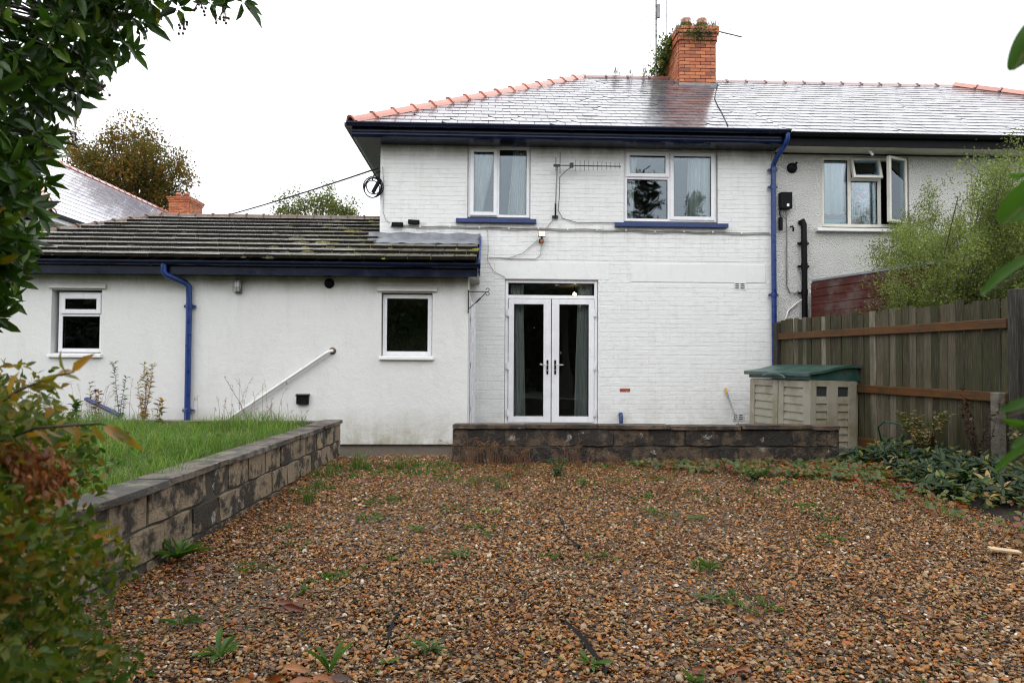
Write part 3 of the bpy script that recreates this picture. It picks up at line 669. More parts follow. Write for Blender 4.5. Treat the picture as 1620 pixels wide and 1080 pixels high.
slates(nroof, lambda t: 4.885, lambda t: 15.55 - 4.55 * t, EY - .04, EZ - .06, RY, RZ - .04, gauge=.262, notch=.06, skip=inchim)
ridge_run(nroof, 'ridge_tile', (CH[1] + .02, RY, RZ - .035), (11.0, RY, RZ - .035), .47, rm2, .008)
ridge_run(nroof, 'hip_tile', (15.6, EY - .05, EZ), (11.0, RY, RZ + .02), .5, rm)
nw = window(NB, NW[0] + .01, NW[1] - .01, NW[2] + .03, NW[3], .05, [('v', 6.215, 3.705, 4.805), ('v', 6.74, 3.705, 4.805), ('h', 4.475, 6.245, 6.71)],
    [(5.775, 6.185, 3.705, 4.805, False), (6.245, 6.71, 3.705, 4.445, False)], M['upvc_old'], label='three light window with its right casement swung open')
tm = Matrix.Translation((6.477, .03, 4.81)) @ Matrix.Rotation(R(-15), 4, 'X')
def local_frame(name, w, h, fwid, mat, parent, Mw, x0, z0):
    b = MB().frame(x0, x0 + w, z0, z0 + h, fwid, -.03, .03); o = link(name, b.mesh(name, mat), parent, Mw); mb = o.modifiers.new('bevel', 'BEVEL'); mb.width = .004
    p = MB().box(x0 + fwid - .004, x0 + w - fwid + .004, -.008, .008, z0 + fwid - .004, z0 + h - fwid + .004); link('pane', p.mesh('pane', M['glass']), parent, Mw)
local_frame('vent_sash', .51, .375, .042, M['upvc_old'], nw, tm, -.255, -.355)
cm = Matrix.Translation((7.17, -.01, 3.70)) @ Matrix.Rotation(R(24), 4, 'Z')
local_frame('casement', .46, 1.12, .045, M['upvc_old'], nw, cm, -.46, 0)
MB().prism([(-.09, 3.555), (-.09, 3.60), (.05, 3.635), (.05, 3.555)], 5.59, 7.36, 'x').build('sill', M['lintel'], NB, bevel=.004)
MB().lathe((5.19, -.004, 4.64), [(.0, -.05), (.06, -.045), (.085, -.02), (.09, 0)], 20, axis='y').obox((5.23, -.06, 4.69), (.03, .04, .07), (0, R(25), 0)).build('wall_vent', M['black'], NB, label='round black vent below the soffit')
pipe_with_joints(NB, [(5.33, .0, 3.70), (5.345, -.06, 3.715), (5.355, -.075, 3.66), (5.36, -.075, 3.0), (5.365, -.075, .3)], .048, M['black'], [((5.36, -.075, 2.9), (5.36, -.075, 3.0)), ((5.362, -.075, 2.45), (5.362, -.075, 2.55)), ((5.358, -.075, 3.3), (5.358, -.075, 3.38))], 'waste_pipe')
MB().tube([(5.16, .0, 3.63), (5.17, -.05, 3.63), (5.185, -.055, 3.60), (5.18, -.055, 3.54)], .016, 8).build('pipe_stub', M['black'], NB)

# ------------------------------------------------------------------ single storey extension
A = thing('house_extension', 'low white rendered extension with mossy tiled roof and navy gutter', 'extension', (-4, 0, 0))
AW1 = (-6.27, -5.56, 1.37, 2.315); AW2 = (-1.55, -.805, 1.36, 2.315); AY = -1.35
wl = wall_holes(MB(), -8.2, -.28, .10, 2.62, [AW1, AW2], AY, AY + .25); wl.box(-8.2, -7.95, AY + .252, 6, .1, 2.62)
wl.build('wall', M['render'], A, bevel=.0)
wl = MB(); AD = (-1.02, -.18, .2, 2.32)
wl.box(-.53, -.28, AY + .252, AD[0], .1, 2.9); wl.box(-.53, -.28, AD[1], -.002, .1, 2.9); wl.box(-.53, -.28, AD[0] + .001, AD[1] - .001, AD[3], 2.9); wl.build('return_wall', M['render'], A)
MB().box(-8.15, -.30, AY + .02, AY + .2, -.02, .099).build('plinth', M['mortar'], A)
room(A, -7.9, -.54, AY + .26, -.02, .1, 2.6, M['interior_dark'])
dr = MB(); dr.box(-.31, -.262, AD[0], AD[0] + .05, .2, 2.32); dr.box(-.31, -.262, AD[1] - .05, AD[1], .2, 2.32); dr.box(-.31, -.262, AD[0] + .05, AD[1] - .05, 2.27, 2.32)
ed = dr.build('side_door', M['upvc'], A, label='white side door standing slightly ajar')
dm = Matrix.Translation((-.285, AD[0] + .055, .22)) @ Matrix.Rotation(R(-6), 4, 'Z')
link('door_leaf', MB().box(-.022, .022, 0, .73, 0, 2.03).mesh('door_leaf', M['upvc']), ed, dm)
link('door_gap', MB().box(.0225, .027, .004, .012, 0, 2.03).mesh('door_gap', M['shadow_gap']), ed, dm)  # dark strip standing in for the shaded gap of the ajar door
b = MB()
for zz in (.6, 1.25, 1.95): b.tube([(-.255, AD[0] + .03, zz - .05), (-.255, AD[0] + .03, zz + .05)], .012, 8)
b.build('hinge', M['steel'], ed)
wa = window(A, AW1[0] + .06, AW1[1] - .012, AW1[2] + .045, AW1[3] - .03, AY + .075, [('h', 1.965, -6.155, -5.63)], [(-6.155, -5.627, 1.995, 2.23, True), (-6.155, -5.627, 1.47, 1.935, False)], M['upvc'], label='two light window with a small top sash')
wb = window(A, AW2[0] + .012, AW2[1] - .012, AW2[2] + .035, AW2[3] - .02, AY + .075, [], [(-1.482, -.872, 1.455, 2.235, False)], M['upvc'], fw=.06, label='single pane window nearest the corner')
for w_, xl, xr in ((AW1, -6.30, -5.50), (AW2, -1.61, -.74)):
    MB().prism([(AY - .045, w_[3] + .02), (AY - .045, w_[3] + .036), (AY - .003, w_[3] + .10), (AY + .02, w_[3] + .10), (AY + .02, w_[3] + .02)], xl, xr, 'x').build('drip_ledge', M['render'], A, bevel=.003)
    MB().prism([(AY - .05, w_[2] - .03), (AY - .05, w_[2] + .006), (AY + .09, w_[2] + .035), (AY + .09, w_[2] - .03)], w_[0] - .02, w_[1] + .025, 'x').build('sill', M['lintel'], A, bevel=.004)
aey, aez, ary, arz = -1.62, 2.72, 2.3, 4.1
pa = math.atan2(arz - aez, ary - aey)
MB().box(-8.3, -.15, aey + .05, AY - .002, 2.53, 2.56).build('soffit', M['navy'], A)
MB().box(-8.3, -.15, aey + .02, aey + .048, 2.525, 2.70).build('fascia', M['navy'], A)
gutter(-8.35, -.10, aey - .035, 2.70, .058, M['navy'], A)
pipe_with_joints(A, [(-4.55, aey - .035, 2.66), (-4.55, aey - .035, 2.56), (-4.53, aey - .02, 2.51), (-4.34, AY - .09, 2.42), (-4.30, AY - .07, 2.37), (-4.295, AY - .065, 2.2), (-4.29, AY - .065, .15)], .042, M['blue'], [((-4.294, AY - .065, 2.05), (-4.294, AY - .065, 2.12)), ((-4.29, AY - .065, .55), (-4.29, AY - .065, .62))])
za = lambda y: aez + (y - aey) * math.tan(pa)
ahx = lambda t: -8.4 + 1.97 * t
b = MB(); b.quad([(-8.4, aey - .03, aez - .02), (-.13, aey - .03, aez - .02), (-.13, -.004, za(0)), (-1.804, -.004, za(0)), (-1.804, ary, arz), (-6.43, ary, arz)])
b.quad([(-8.4, aey - .03, aez - .02), (-6.43, ary, arz), (-8.4, 6.2, aez)]); b.quad([(-6.43, ary, arz), (-1.804, ary, arz), (-1.804, 6.2, aez), (-8.4, 6.2, aez)])
aroof = b.build('roof', M['felt'], A)
AL = math.hypot(ary - aey, arz - aez); nr = 10; g = AL / nr; items = []; moss = []
for r_ in range(nr):
    u = (r_ + .5) * g; x = -8.4 - (.165 if r_ % 2 else 0)
    yc = aey + u * math.cos(pa)
    while x < -.13:
        s, e = max(x, ahx(u / AL) + .02), min(x + .33, -.135 if yc < -.30 else -1.81)
        if e - s > .06 and yc - .17 < (0 if e > -1.8 else 9):
            l = g * 1.13 if not (e > -1.8 and yc > -.3) else g * .9
            ang = pa - .105 + rng.normal(0, .006); mm = rot_yz(ang) @ diag(e - s - .013, l, .05); mm[2, 0] += rng.normal(0, .003)
            cu = u + g * .05 + rng.normal(0, .004); off = .045
            items.append((mm, ((s + e) / 2, aey - .02 + cu * math.cos(pa) - off * math.sin(pa), aez + cu * math.sin(pa) + off * math.cos(pa))))
            cl_ = math.sin(s * 2.7 + 1.3 * u) * math.sin(u * 3.1 + s * .8) + .55 * math.sin(s * 6.1 + 4 * u); dens = max(.3, 1.4 + 3.0 * cl_) * (.5 + 1.5 * np.clip((s + 4.6) / 2.6, 0, 1) * (1 if s < -1.6 else .5)) * 1.5
            for q in range(rng.poisson(dens)):
                vv = rng.random() ** 2 * g * .8; xx = s + rng.random() * (e - s) if rng.random() > .5 else s + rng.normal(0, .02)
                uu = u - g * .5 + vv; sz = (.014 + .055 * rng.random() ** 2.2) * (1.5 if -3.5 < s < -1.7 else 1)
                moss.append((xx, aey - .02 + uu * math.cos(pa) - .05 * math.sin(pa), aez + uu * math.sin(pa) + (.05 - .018 * (vv / g)) * math.cos(pa), sz))
        x += .33
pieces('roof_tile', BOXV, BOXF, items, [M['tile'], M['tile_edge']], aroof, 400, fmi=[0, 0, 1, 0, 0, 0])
hs = [(0, 0, .5)] + [(.8 * math.cos(a), .8 * math.sin(a), .35) for a in np.arange(6) * math.pi / 3] + [(1.05 * math.cos(a), 1.05 * math.sin(a), -.1) for a in np.arange(6) * math.pi / 3 + .3]
hf = [(0, 1 + i, 1 + (i + 1) % 6) for i in range(6)] + [(1 + i, 7 + i, 7 + (i + 1) % 6, 1 + (i + 1) % 6) for i in range(6)]
moss = np.array(moss); mm = np.zeros((len(moss), 3, 3)); an = rng.random(len(moss)) * 6.3
sx = moss[:, 3] * (.8 + rng.random(len(moss))); sy = moss[:, 3] * (.7 + .5 * rng.random(len(moss)))
mm[:, 0, 0] = sx; mm[:, 1, 1] = sy; mm[:, 2, 2] = moss[:, 3] * .7; mm[:, 2, 1] = sy * math.tan(pa)
o = scatter('moss', hs, hf, mm, moss[:, :3], np.clip((moss[:, 0] + 4.2) / 2.4, 0, 1) * (.4 + .6 * rng.random(len(moss))), M['moss'], aroof, smooth=True); o['kind'] = 'stuff'
rma = ridge_mesh('ridge_tile', .33, .12, .07, M['ridge_moss'], .02)
ridge_run(aroof, 'ridge_tile', (-6.45, ary, arz + .05), (-1.82, ary, arz + .05), .33, rma, .02)
ridge_run(aroof, 'hip_tile', (-8.4, aey, aez + .03), (-6.45, ary, arz + .05), .36, rma, .015)
# lead apron against the brickwork and the blue bargeboard
b = MB(); y0_, y1_ = -.40, -.01
nx = 26; V = []
for i in range(nx):
    x = -1.98 + (1.86) * i / (nx - 1); wob = .006 * math.sin(i * 1.7) + rng.normal(0, .003)
    yl = y0_ + .05 * math.exp(-((x + 2.0) / .12) ** 2) + .01 * math.sin(i * .9)
    V += [(x, yl, za(yl) + .062 + wob), (x, yl + .2, za(yl + .2) + .07 + wob * .6), (x, -.016, za(-.016) + .08), (x, -.012, za(0) + .16 + (.01 * math.sin(i)))]
b.add(V, [(i * 4 + k, (i + 1) * 4 + k, (i + 1) * 4 + k + 1, i * 4 + k + 1) for i in range(nx - 1) for k in range(3)], 0, True)
lo = b.build('lead_flashing', M['lead'], A); sm = lo.modifiers.new('thick', 'SOLIDIFY'); sm.thickness = .006
b = MB(); b.prism([(aey - .03, aez - .12), (aey - .03, aez + .05), (-.012, za(0) + .12), (-.012, za(0) - .05)], -.128, -.103, 'x')
b.prism([(AY - .25, aez - .17), (AY - .25, aez - .121), (AY - .06, aez - .05), (AY - .06, aez - .17)], -.127, -.104, 'x')
b.build('bargeboard', M['blue'], A)
MB().prism([(AY - .01, 2.6), (AY - .01, 2.74), (-.012, za(0) - .06), (-.012, 2.6)], -.28, -.13, 'x').build('verge_soffit', M['render'], A)
MB().lathe((-2.31, AY - .001, 2.44), [(0, -.03), (.05, -.028), (.072, -.012), (.075, 0)], 20, axis='y').build('wall_vent', M['black'], A, label='round black vent under the gutter')
MB().box(-2.75, -2.58, AY - .06, AY - .001, .68, .80).prism([(AY - .07, .80), (AY - .075, .81), (AY - .001, .83), (AY - .001, .80)], -2.76, -2.57, 'x').build('flue_vent', M['black'], A, bevel=.006, label='square black vent low on the wall')
MB().tube([(-5.72, AY - .002, .74), (-5.72, AY - .05, .745), (-5.68, AY - .08, .735), (-5.2, AY - .085, .50)], .03, 10).build('waste_pipe', M['blue'], A)

# ------------------------------------------------------------------ left house beyond
LH = thing('distant_house', 'house beyond the extension with wet slate roof and terracotta ridge', 'house', (-15, 14, 0))
b = MB().box(-18.2, -11.75, 7.2, 20.6, -.05, 5.0); b.build('wall', M['pebble'], LH)
le, lr = -11.4, -14.7
b = MB(); b.quad([(le, 6.8, 5.12), (le, 22.8, 5.12), (lr, 22.8, 8.0), (lr, 10.6, 8.0)]); b.quad([(le, 6.8, 5.12), (lr, 10.6, 8.0), (-18.0, 6.8, 5.12)]); b.quad([(-18, 6.8, 5.12), (lr, 10.6, 8), (lr, 21, 8), (-18, 21, 5.12)])
lroof = b.build('roof', M['felt'], LH)
Ls = math.hypot(3.3, 2.88); la = math.atan2(2.88, 3.3); items = []
for r_ in range(14):
    u = (r_ + .5) * Ls / 14; y = 6.8 - (.15 if r_ % 2 else 0)
    while y < 22.7:
        s, e = max(y, 6.8 + 3.8 * u / Ls), min(y + .3, 22.7)
        if e - s > .05:
            c_, s_ = math.cos(la - .03), math.sin(la - .03)
            mm = np.array([[0, -c_, s_], [1, 0, 0], [0, s_, c_]]) @ diag(e - s - .008, Ls / 14 * 1.15, .01)
            mm[2, 0] += rng.normal(0, .002)
            items.append((mm, (le - u * math.cos(la) + .016 * s_, (s + e) / 2, 5.12 + u * math.sin(la) + .016 * c_)))
        y += .3
pieces('slate', SLV, SLF, items, M['slate_pale'], lroof)
ridge_run(lroof, 'ridge_tile', (lr, 10.6, 8.03), (lr, 21.0, 8.03), .45, rm, .005); ridge_run(lroof, 'hip_tile', (le + .03, 6.75, 5.18), (lr, 10.6, 8.05), .45, rm, .008)
MB().box(le - .04, le, 6.8, 21, 4.92, 5.10).build('fascia', M['upvc'], LH); MB().box(le, le + .1, 6.7, 21, 5.03, 5.12).build('gutter', M['black'], LH); MB().box(-11.74, le - .041, 6.8, 21, 4.92, 4.95).build('soffit', M['upvc'], LH)
LC = (-14.95, -14.0, 21.0, 22.4)
lc = MB().box(LC[0], LC[1], LC[2], LC[3], 6.5, 8.85).build('chimney', M['mortar'], LH); items = []; z = 7.6; row = 0
while z < 8.92:
    e = 0 if row < 14 else .03 * (row - 13)
    for side in (0, 1):
        Ls_ = (LC[1] - LC[0] if side == 0 else LC[3] - LC[2]) + 2 * e; x = -(.118 if row % 2 else 0)
        while x < Ls_:
            s, f = max(0, x), min(Ls_, x + .236)
            if f - s > .03:
                if side == 0: items.append((diag(f - s - .012, .05, .066), (LC[0] - e + (s + f) / 2, LC[2] - e, z)))
                else: items.append((diag(.05, f - s - .012, .066), (LC[1] + e, LC[2] - e + (s + f) / 2, z)))
            x += .236
    z += .08; row += 1
pieces('chimney_brick', BOXV, BOXF, items, M['brick_red'], lc, 300)
for px in (-14.7, -14.3): MB().lathe((px, 21.4, 8.88), [(.12, 0), (.11, .2), (.13, .22), (.13, .3), (.1, .31)], 12).build('chimney_pot', M['terracotta'], lc)
# ------------------------------------------------------------------ garden walls
def rough_block(seed, bev=.012):
    """unit block, slightly chipped: 24 vertices"""
    r_ = np.random.default_rng(seed); nx = 4; V = []; ring = []
    for i in range(nx):
        x = -.5 + i / (nx - 1); e = .94 if i in (0, nx - 1) else 1
        for (y, z) in ((-.5, -.46), (-.46, -.5), (.5, -.5), (.5, .5), (-.46, .5), (-.5, .46)):
            V.append((x + r_.normal(0, .006), y * e + r_.normal(0, .022), z * e + r_.normal(0, .014)))
    Fc = [(i * 6 + j, i * 6 + (j + 1) % 6, (i + 1) * 6 + (j + 1) % 6, (i + 1) * 6 + j) for i in range(nx - 1) for j in range(6)]
    return V, Fc + [(5, 4, 3, 2, 1, 0), tuple(range((nx - 1) * 6, nx * 6))]
def block_meshes(mat, n=4):
    out = []
    for k in range(n):
        V, Fc = rough_block(k); me = bpy.data.meshes.new('block'); me.from_pydata(V, [], Fc); me.materials.append(mat); out.append(me)
    return out
def run_wall(parent, A, B, z0, courses, ch, blen, thick, bm, cm, core, capz=.05, over=.025, caplen=.9, caps=True):
    """wall whose visible face is on the left of A->B ... face offset by -normal"""
    A, B = Vector((*A, 0)), Vector((*B, 0)); d = (B - A); L = d.length; d /= L; nrm = Vector((d.y, -d.x, 0))   # outward (visible) side
    ang = math.atan2(d.y, d.x); Rz = Matrix.Rotation(ang, 4, 'Z')
    b = MB().obox((A + B) / 2 - nrm * (thick / 2) + Vector((0, 0, z0 + courses * ch / 2 - .006)), (L - .02, thick - .03, courses * ch - .012), (0, 0, ang)); b.build('core', core, parent)
    for c in range(courses):
        x = -(blen * .5 if c % 2 else 0) - .03
        while x < L:
            s, e = max(0, x), min(L, x + blen)
            if e - s > .05:
                P = A + d * ((s + e) / 2) - nrm * (thick / 2 + rng.normal(0, .004)) + Vector((0, 0, z0 + (c + .5) * ch))
                Mx = Matrix.Translation(P) @ Rz @ Matrix.Rotation(rng.normal(0, .008), 4, 'Z') @ Matrix.Diagonal((e - s - .012, thick, ch - .011, 1))
                link('block', bm[rng.integers(len(bm))], parent, Mx)
            x += blen
    if caps:
        x = 0; zt = z0 + courses * ch + capz / 2
        while x < L - .01:
            e = min(L, x + caplen)
            P = A + d * ((x + e) / 2) - nrm * (thick / 2) + Vector((0, 0, zt + rng.normal(0, .003)))
            Mx = Matrix.Translation(P) @ Rz @ Matrix.Rotation(rng.normal(0, .004), 4, 'Z') @ Matrix.Rotation(rng.normal(0, .004), 4, 'X') @ Matrix.Diagonal((e - x - .008, thick + 2 * over, capz, 1))
            link('coping_stone', cm[rng.integers(len(cm))], parent, Mx); x = e
TW = thing('terrace_wall', 'low black stained block wall before the french doors', 'wall', (2, -2.85, 0))
bd, cd = block_meshes(M['block_dark']), block_meshes(M['cap_dark'])
run_wall(TW, (-.42, -2.95), (4.44, -2.95), .05, 2, .217, .45, .2, bd, cd, M['mortar'])
run_wall(TW, (-.42, -1.37), (-.42, -2.745), .01, 1, .217, .45, .2, bd, cd, M['mortar'], caps=False)
RW = thing('retaining_wall', 'weathered concrete block wall with flat coping holding up the lawn', 'wall', (-2, -5, 0))
bl, cp = block_meshes(M['block']), block_meshes(M['cap'])
run_wall(RW, (-2.17, -8.6), (-1.90, -2.36), -.155, 3, .2167, .40, .2, bl, cp, M['mortar'], capz=.045, over=.03)
run_wall(RW, (-2.115, -2.36), (-8.5, -2.36), -.02, 2, .25, .45, .2, bl, cp, M['mortar'])

# ------------------------------------------------------------------ fence
FA, FB = Vector((4.87, -.12, 0)), Vector((5.51, -4.42, 0))
FE = thing('board_fence', 'green stained vertical board fence with two orange brown rails', 'fence', (5.2, -2.3, 0))
fd = (FB - FA).normalized(); fl = (FB - FA).length; fang = math.atan2(fd.y, fd.x); fn = Vector((fd.y, -fd.x, 0))
def fence_run(A, L, n, parent):
    w = L / n
    bmesh_ = []
    for k in range(3):
        me = bpy.data.meshes.new('board'); b = MB(); r_ = np.random.default_rng(k)
        b.prism([(-.5, -.5), (.5, -.5), (.5, .5 + r_.normal(0, .004)), (-.1, .5 + .003), (-.5, .5 + r_.normal(0, .004))], -.5, .5, 'y'); bmesh_.append(b.mesh('board', M['board']))
    for i in range(n):
        P = A + fd * (w * (i + .5)) + fn * (.004 if i % 2 else -.004) * 1.0 + Vector((0, 0, 1.07 + rng.normal(0, .014)))
        Mx = Matrix.Translation(P) @ Matrix.Rotation(fang + .06 + rng.normal(0, .02), 4, 'Z') @ Matrix.Rotation(rng.normal(0, .008), 4, 'Y') @ Matrix.Diagonal((w - .013 + rng.normal(0, .003), .016, 1.90, 1))
        link('board', bmesh_[i % 3], parent, Mx)
fence_run(FA, fl, 37, FE)
rl = Matrix.Rotation(fang, 4, 'Z')
def fbar(name, s0, s1, z, h, dep, off, mat, parent, label=None):
    P = FA + fd * ((s0 + s1) / 2) + fn * off + Vector((0, 0, z))
    me = MB().obox((0, 0, 0), (s1 - s0, dep, h), (0, 0, 0)).mesh(name, mat)
    o = link(name, me, parent, Matrix.Translation(P) @ rl); bv = o.modifiers.new('bevel', 'BEVEL'); bv.width = .006
    if label: o['label'] = label
# visible side faces -x: fn must point to -x
if fn.x > 0: fn = -fn
fbar('rail', .04, fl - .0, 1.75, .105, .045, .036, M['rail'], FE)
fbar('rail', .04, fl - .0, .97, .105, .045, .036, M['rail'], FE)
fbar('gravel_board', .04, fl, .2, .20, .03, .026, M['rail'], FE)
for s_, hh in ((.05, 1.98), (fl + .09, 2.10)):
    fbar('post', s_ - .06, s_ + .06, hh / 2, hh, .12, .02, M['post'], FE)
P = FA + fd * (fl - .06) + fn * .11; b = MB().obox((P.x, P.y, .5), (.10, .10, 1.04), (0, 0, fang)); b.build('concrete_spur', M['concrete'], FE, bevel=.012)
fence_run(FA + fd * (fl + .17), 1.6, 11, FE)
fbar('rail', fl + .18, fl + 1.7, 1.75, .105, .045, .036, M['post'], FE)
fbar('rail', fl + .18, fl + 1.7, .97, .105, .045, .036, M['post'], FE)

# red brown boards beyond the fence
RS = thing('garden_shed', 'faded red brown boarded shed behind the fence', 'shed', (5.9, -1.2, 0))
sa, sb = Vector((5.33, -.42, 0)), Vector((5.95, -2.6, 0)); sdv = (sb - sa).normalized(); sL = (sb - sa).length; sang = math.atan2(sdv.y, sdv.x)
bm_ = MB().prism([(-.5, -.5), (.5, -.5), (.5, .5), (-.15, .48), (-.5, .42)], -.5, .5, 'x').mesh('board', M['redboard'])
for k in range(14):
    zc = .95 + k * .127 + rng.normal(0, .002)
    P = (sa + sb) / 2 + Vector((0, 0, zc)); link('board', bm_, RS, Matrix.Translation(P) @ Matrix.Rotation(sang, 4, 'Z') @ Matrix.Rotation(-.012 + rng.normal(0, .003), 4, 'Y') @ Matrix.Diagonal((sL, .022, .122, 1)))
nn = Vector((sdv.y, -sdv.x, 0)); nn = -nn if nn.x < 0 else nn
MB().obox((sa + sb) / 2 + nn * .75 + Vector((0, 0, 1.3)), (sL - .02, 1.4, 2.6), (0, 0, sang)).build('wall', M['interior_dark'], RS)
MB().obox((sa + sb) / 2 + nn * .72 + Vector((0, 0, 2.66)), (sL - .02, 1.5, .03), (0, 0, sang)).build('roof', M['lead'], RS)
MB().obox(sa + nn * .01 + Vector((0, 0, 1.6)), (.035, .05, 2.05), (0, 0, sang)).build('corner_trim', M['redboard'], RS)

# ------------------------------------------------------------------ plastic storage box
SH = thing('storage_box', 'beige plastic garden storage box with curved green lid by the fence', 'storage box', (4.36, -2.3, .10))
SH.rotation_euler = (0, R(1.3), R(11.5))
def lb(mb, name, mat, root, bevel=0, label=None, parent=None):
    import bmesh
    me = mb.mesh(name, mat); bm = bmesh.new(); bm.from_mesh(me); bmesh.ops.recalc_face_normals(bm, faces=bm.faces); bm.to_mesh(me); bm.free()
    o = bpy.data.objects.new(name, me); COL.objects.link(o); o.parent = parent or root
    if bevel: q = o.modifiers.new('bevel', 'BEVEL'); q.width = bevel; q.segments = 2; q.limit_method = 'ANGLE'
    if label: o['label'] = label
    return o
sw, sl, sh = .82, 1.45, .985
curve = [(-.06, 1.085), (.0, 1.10), (.12, 1.112), (.24, 1.135), (.36, 1.168), (.48, 1.192), (.62, 1.205), (.76, 1.205), (.88, 1.195)]
b = MB().box(.03, sw - .03, .03, sl, .0, sh - .01); b.prism([(sw - .10, .006), (sw - .10, .05), (sw - .028, .06), (sw - .02, .06)], 0, sh - .012, 'z')
body = lb(b, 'body', M['beige'], SH, .004)
# end panel facing the garden: stiles, two louvred columns with dark vents above
b = MB(); cols = [(.10, .27), (.44, .61)]
edges = [0.0, .10, .27, .44, .61, .74]
for a, c in ((0, .10), (.27, .44), (.61, .74)): b.box(a, c, 0, .034, 0, sh)
for a, c in cols: b.box(a, c, .001, .033, 0, .05); b.box(a, c, .001, .033, sh - .085, sh - .001)
lb(b, 'end_panel', M['beige'], SH, .006)
slm = MB().prism([(.0, -.5), (.026, -.5), (.026, .5), (.016, .5)], -.5, .5, 'x').mesh('louvre_slat', M['beige'])
def lsl(P, sx, sz, rz=0):
    o = bpy.data.objects.new('louvre_slat', slm); COL.objects.link(o); o.parent = SH; o.location = P; o.scale = (sx, 1, sz); o.rotation_euler = (0, 0, rz)
for a, c in cols:
    for k in range(7): lsl(((a + c) / 2, .004, .05 + .052 + k * .103), c - a - .004, .099)
    lb(MB().box(a, c, .022, .0295, .77, sh - .085), 'vent_opening', M['shadow_gap'], SH)
# front doors facing the terrace (local -x side)
for k, (y0, y1) in enumerate(((.03, .70), (.72, 1.42))):
    b = MB(); b.box(-.002, .028, y0, y0 + .12, .02, sh - .02); b.box(-.002, .028, y1 - .12, y1, .02, sh - .02); b.box(-.001, .027, y0 + .12, y1 - .12, .02, .08); b.box(-.001, .027, y0 + .12, y1 - .12, sh - .11, sh - .02)
    lb(b, 'door', M['beige'], SH, .006)
    for j in range(7): lsl((.004, (y0 + y1) / 2, .08 + .057 + j * .113), y1 - y0 - .244, .108, R(-90))
b = MB(); prof = curve + [(p[0], p[1] - .035) for p in curve[::-1]]; b.prism(prof, -.045, sl + .05, 'y')
b.box(-.062, -.03, -.046, sl + .051, 1.035, 1.082)
lid = lb(b, 'lid', M['green'], SH, .004)
gab = [(.0, sh + .002)] + [(p[0], p[1] - .036) for p in curve if 0 <= p[0] <= .84] + [(.8, sh + .002)]
lb(MB().prism(gab, .004, .03, 'y').prism(gab, sl - .03, sl, 'y').box(.004, .03, .031, sl - .031, sh + .002, 1.06), 'lid_skirt', M['green'], SH)
hp = [(-.07, .45, 1.0), (-.075, .5, 1.03), (-.08, .60, 1.05), (-.08, .72, 1.055), (-.08, .84, 1.05), (-.075, .94, 1.03), (-.07, .99, 1.0)]
lb(MB().tube(hp, [.012, .022, .028, .03, .028, .022, .012], 10), 'lid_handle', M['green'], SH)

# ------------------------------------------------------------------ fittings on the walls
t1 = thing('floodlight', 'small lit floodlight with orange sensor on the white brick', 'floodlight', (.90, -.02, 3.36))
b = MB().box(.84, .96, -.16, -.10, 3.385, 3.475); b.build('housing', M['black'], t1, bevel=.008)
MB().box(.852, .948, -.166, -.161, 3.396, 3.464).build('lens', M['lamp_on'], t1)
MB().tube([(.9, -.002, 3.33), (.9, -.09, 3.34), (.9, -.12, 3.38)], .016, 8).box(.86, .94, -.02, -.003, 3.30, 3.37).build('bracket', M['blackiron'], t1)
MB().lathe((.905, -.10, 3.305), [(0, -.02), (.026, -.012), (.03, .015), (.022, .04), (0, .045)], 12).build('sensor', simple('amber sensor', (.35, .10, .03), .3), t1)
t1 = thing('bulkhead_light', 'caged glass bulkhead light under the extension gutter', 'light', (-3.61, AY, 2.38))
MB().box(-3.66, -3.56, AY - .03, AY - .001, 2.28, 2.49).build('backplate', M['alu'], t1, bevel=.01)
MB().lathe((-3.61, AY - .065, 2.30), [(0, 0), (.035, .005), (.042, .05), (.042, .12), (.03, .155), (0, .165)], 14).build('glass_jar', simple('frosted jar', (.55, .55, .52), .2), t1)
b = MB()
for xx in (-3.655, -3.61, -3.565): b.tube([(xx, AY - .03, 2.285), (xx, AY - .115, 2.30), (xx, AY - .12, 2.40), (xx, AY - .11, 2.475), (xx, AY - .03, 2.49)], .004, 6)
b.tube([(-3.66, AY - .04, 2.36), (-3.66, AY - .118, 2.36), (-3.56, AY - .118, 2.36), (-3.56, AY - .04, 2.36)], .004, 6); b.build('wire_cage', M['alu'], t1)
t1 = thing('meter_box', 'black wall box with a white sticker beside the blue downpipe', 'box', (5.04, -.05, 4.06))
MB().box(4.945, 5.145, -.12, -.005, 3.92, 4.20).build('case', M['black'], t1, bevel=.01); MB().box(5.045, 5.085, -.124, -.1205, 3.955, 4.0).build('sticker', M['upvc'], t1)
b = MB().tube([(5.0, -.04, 3.92), (4.99, -.05, 3.82), (5.04, -.06, 3.76), (5.09, -.06, 3.83), (5.07, -.05, 3.92)], .009, 8); b.tube([(5.06, -.04, 3.92), (5.08, -.03, 3.6), (5.08, -.02, 3.0), (5.08, -.02, 2.62), (5.13, -.03, 2.50), (5.22, -.03, 2.49), (5.27, -.03, 2.54)], .011, 8); b.build('cable', M['alu'], t1)
MB().tube([(4.965, -.05, 3.78), (4.965, -.055, 3.56)], .035, 10).tube([(4.965, -.05, 3.92), (4.95, -.05, 3.85), (4.965, -.05, 3.78)], .01, 8).build('splice_tube', M['black'], t1)
b = MB().tube([(5.04, -.02, 2.0), (5.1, -.025, 2.2), (5.25, -.03, 2.33), (5.40, -.10, 2.45), (5.42, -.12, 2.52), (5.47, -.12, 2.45), (5.6, -.1, 2.42), (5.68, -.08, 2.53)], .013, 8)
tag(b.build('white_cable', M['whitemetal']), 'loose white cable looping from the black waste pipe', 'cable')
t1 = thing('wall_aerial', 'television aerial on a short pole against the white brick', 'aerial', (1.13, -.03, 3.75))
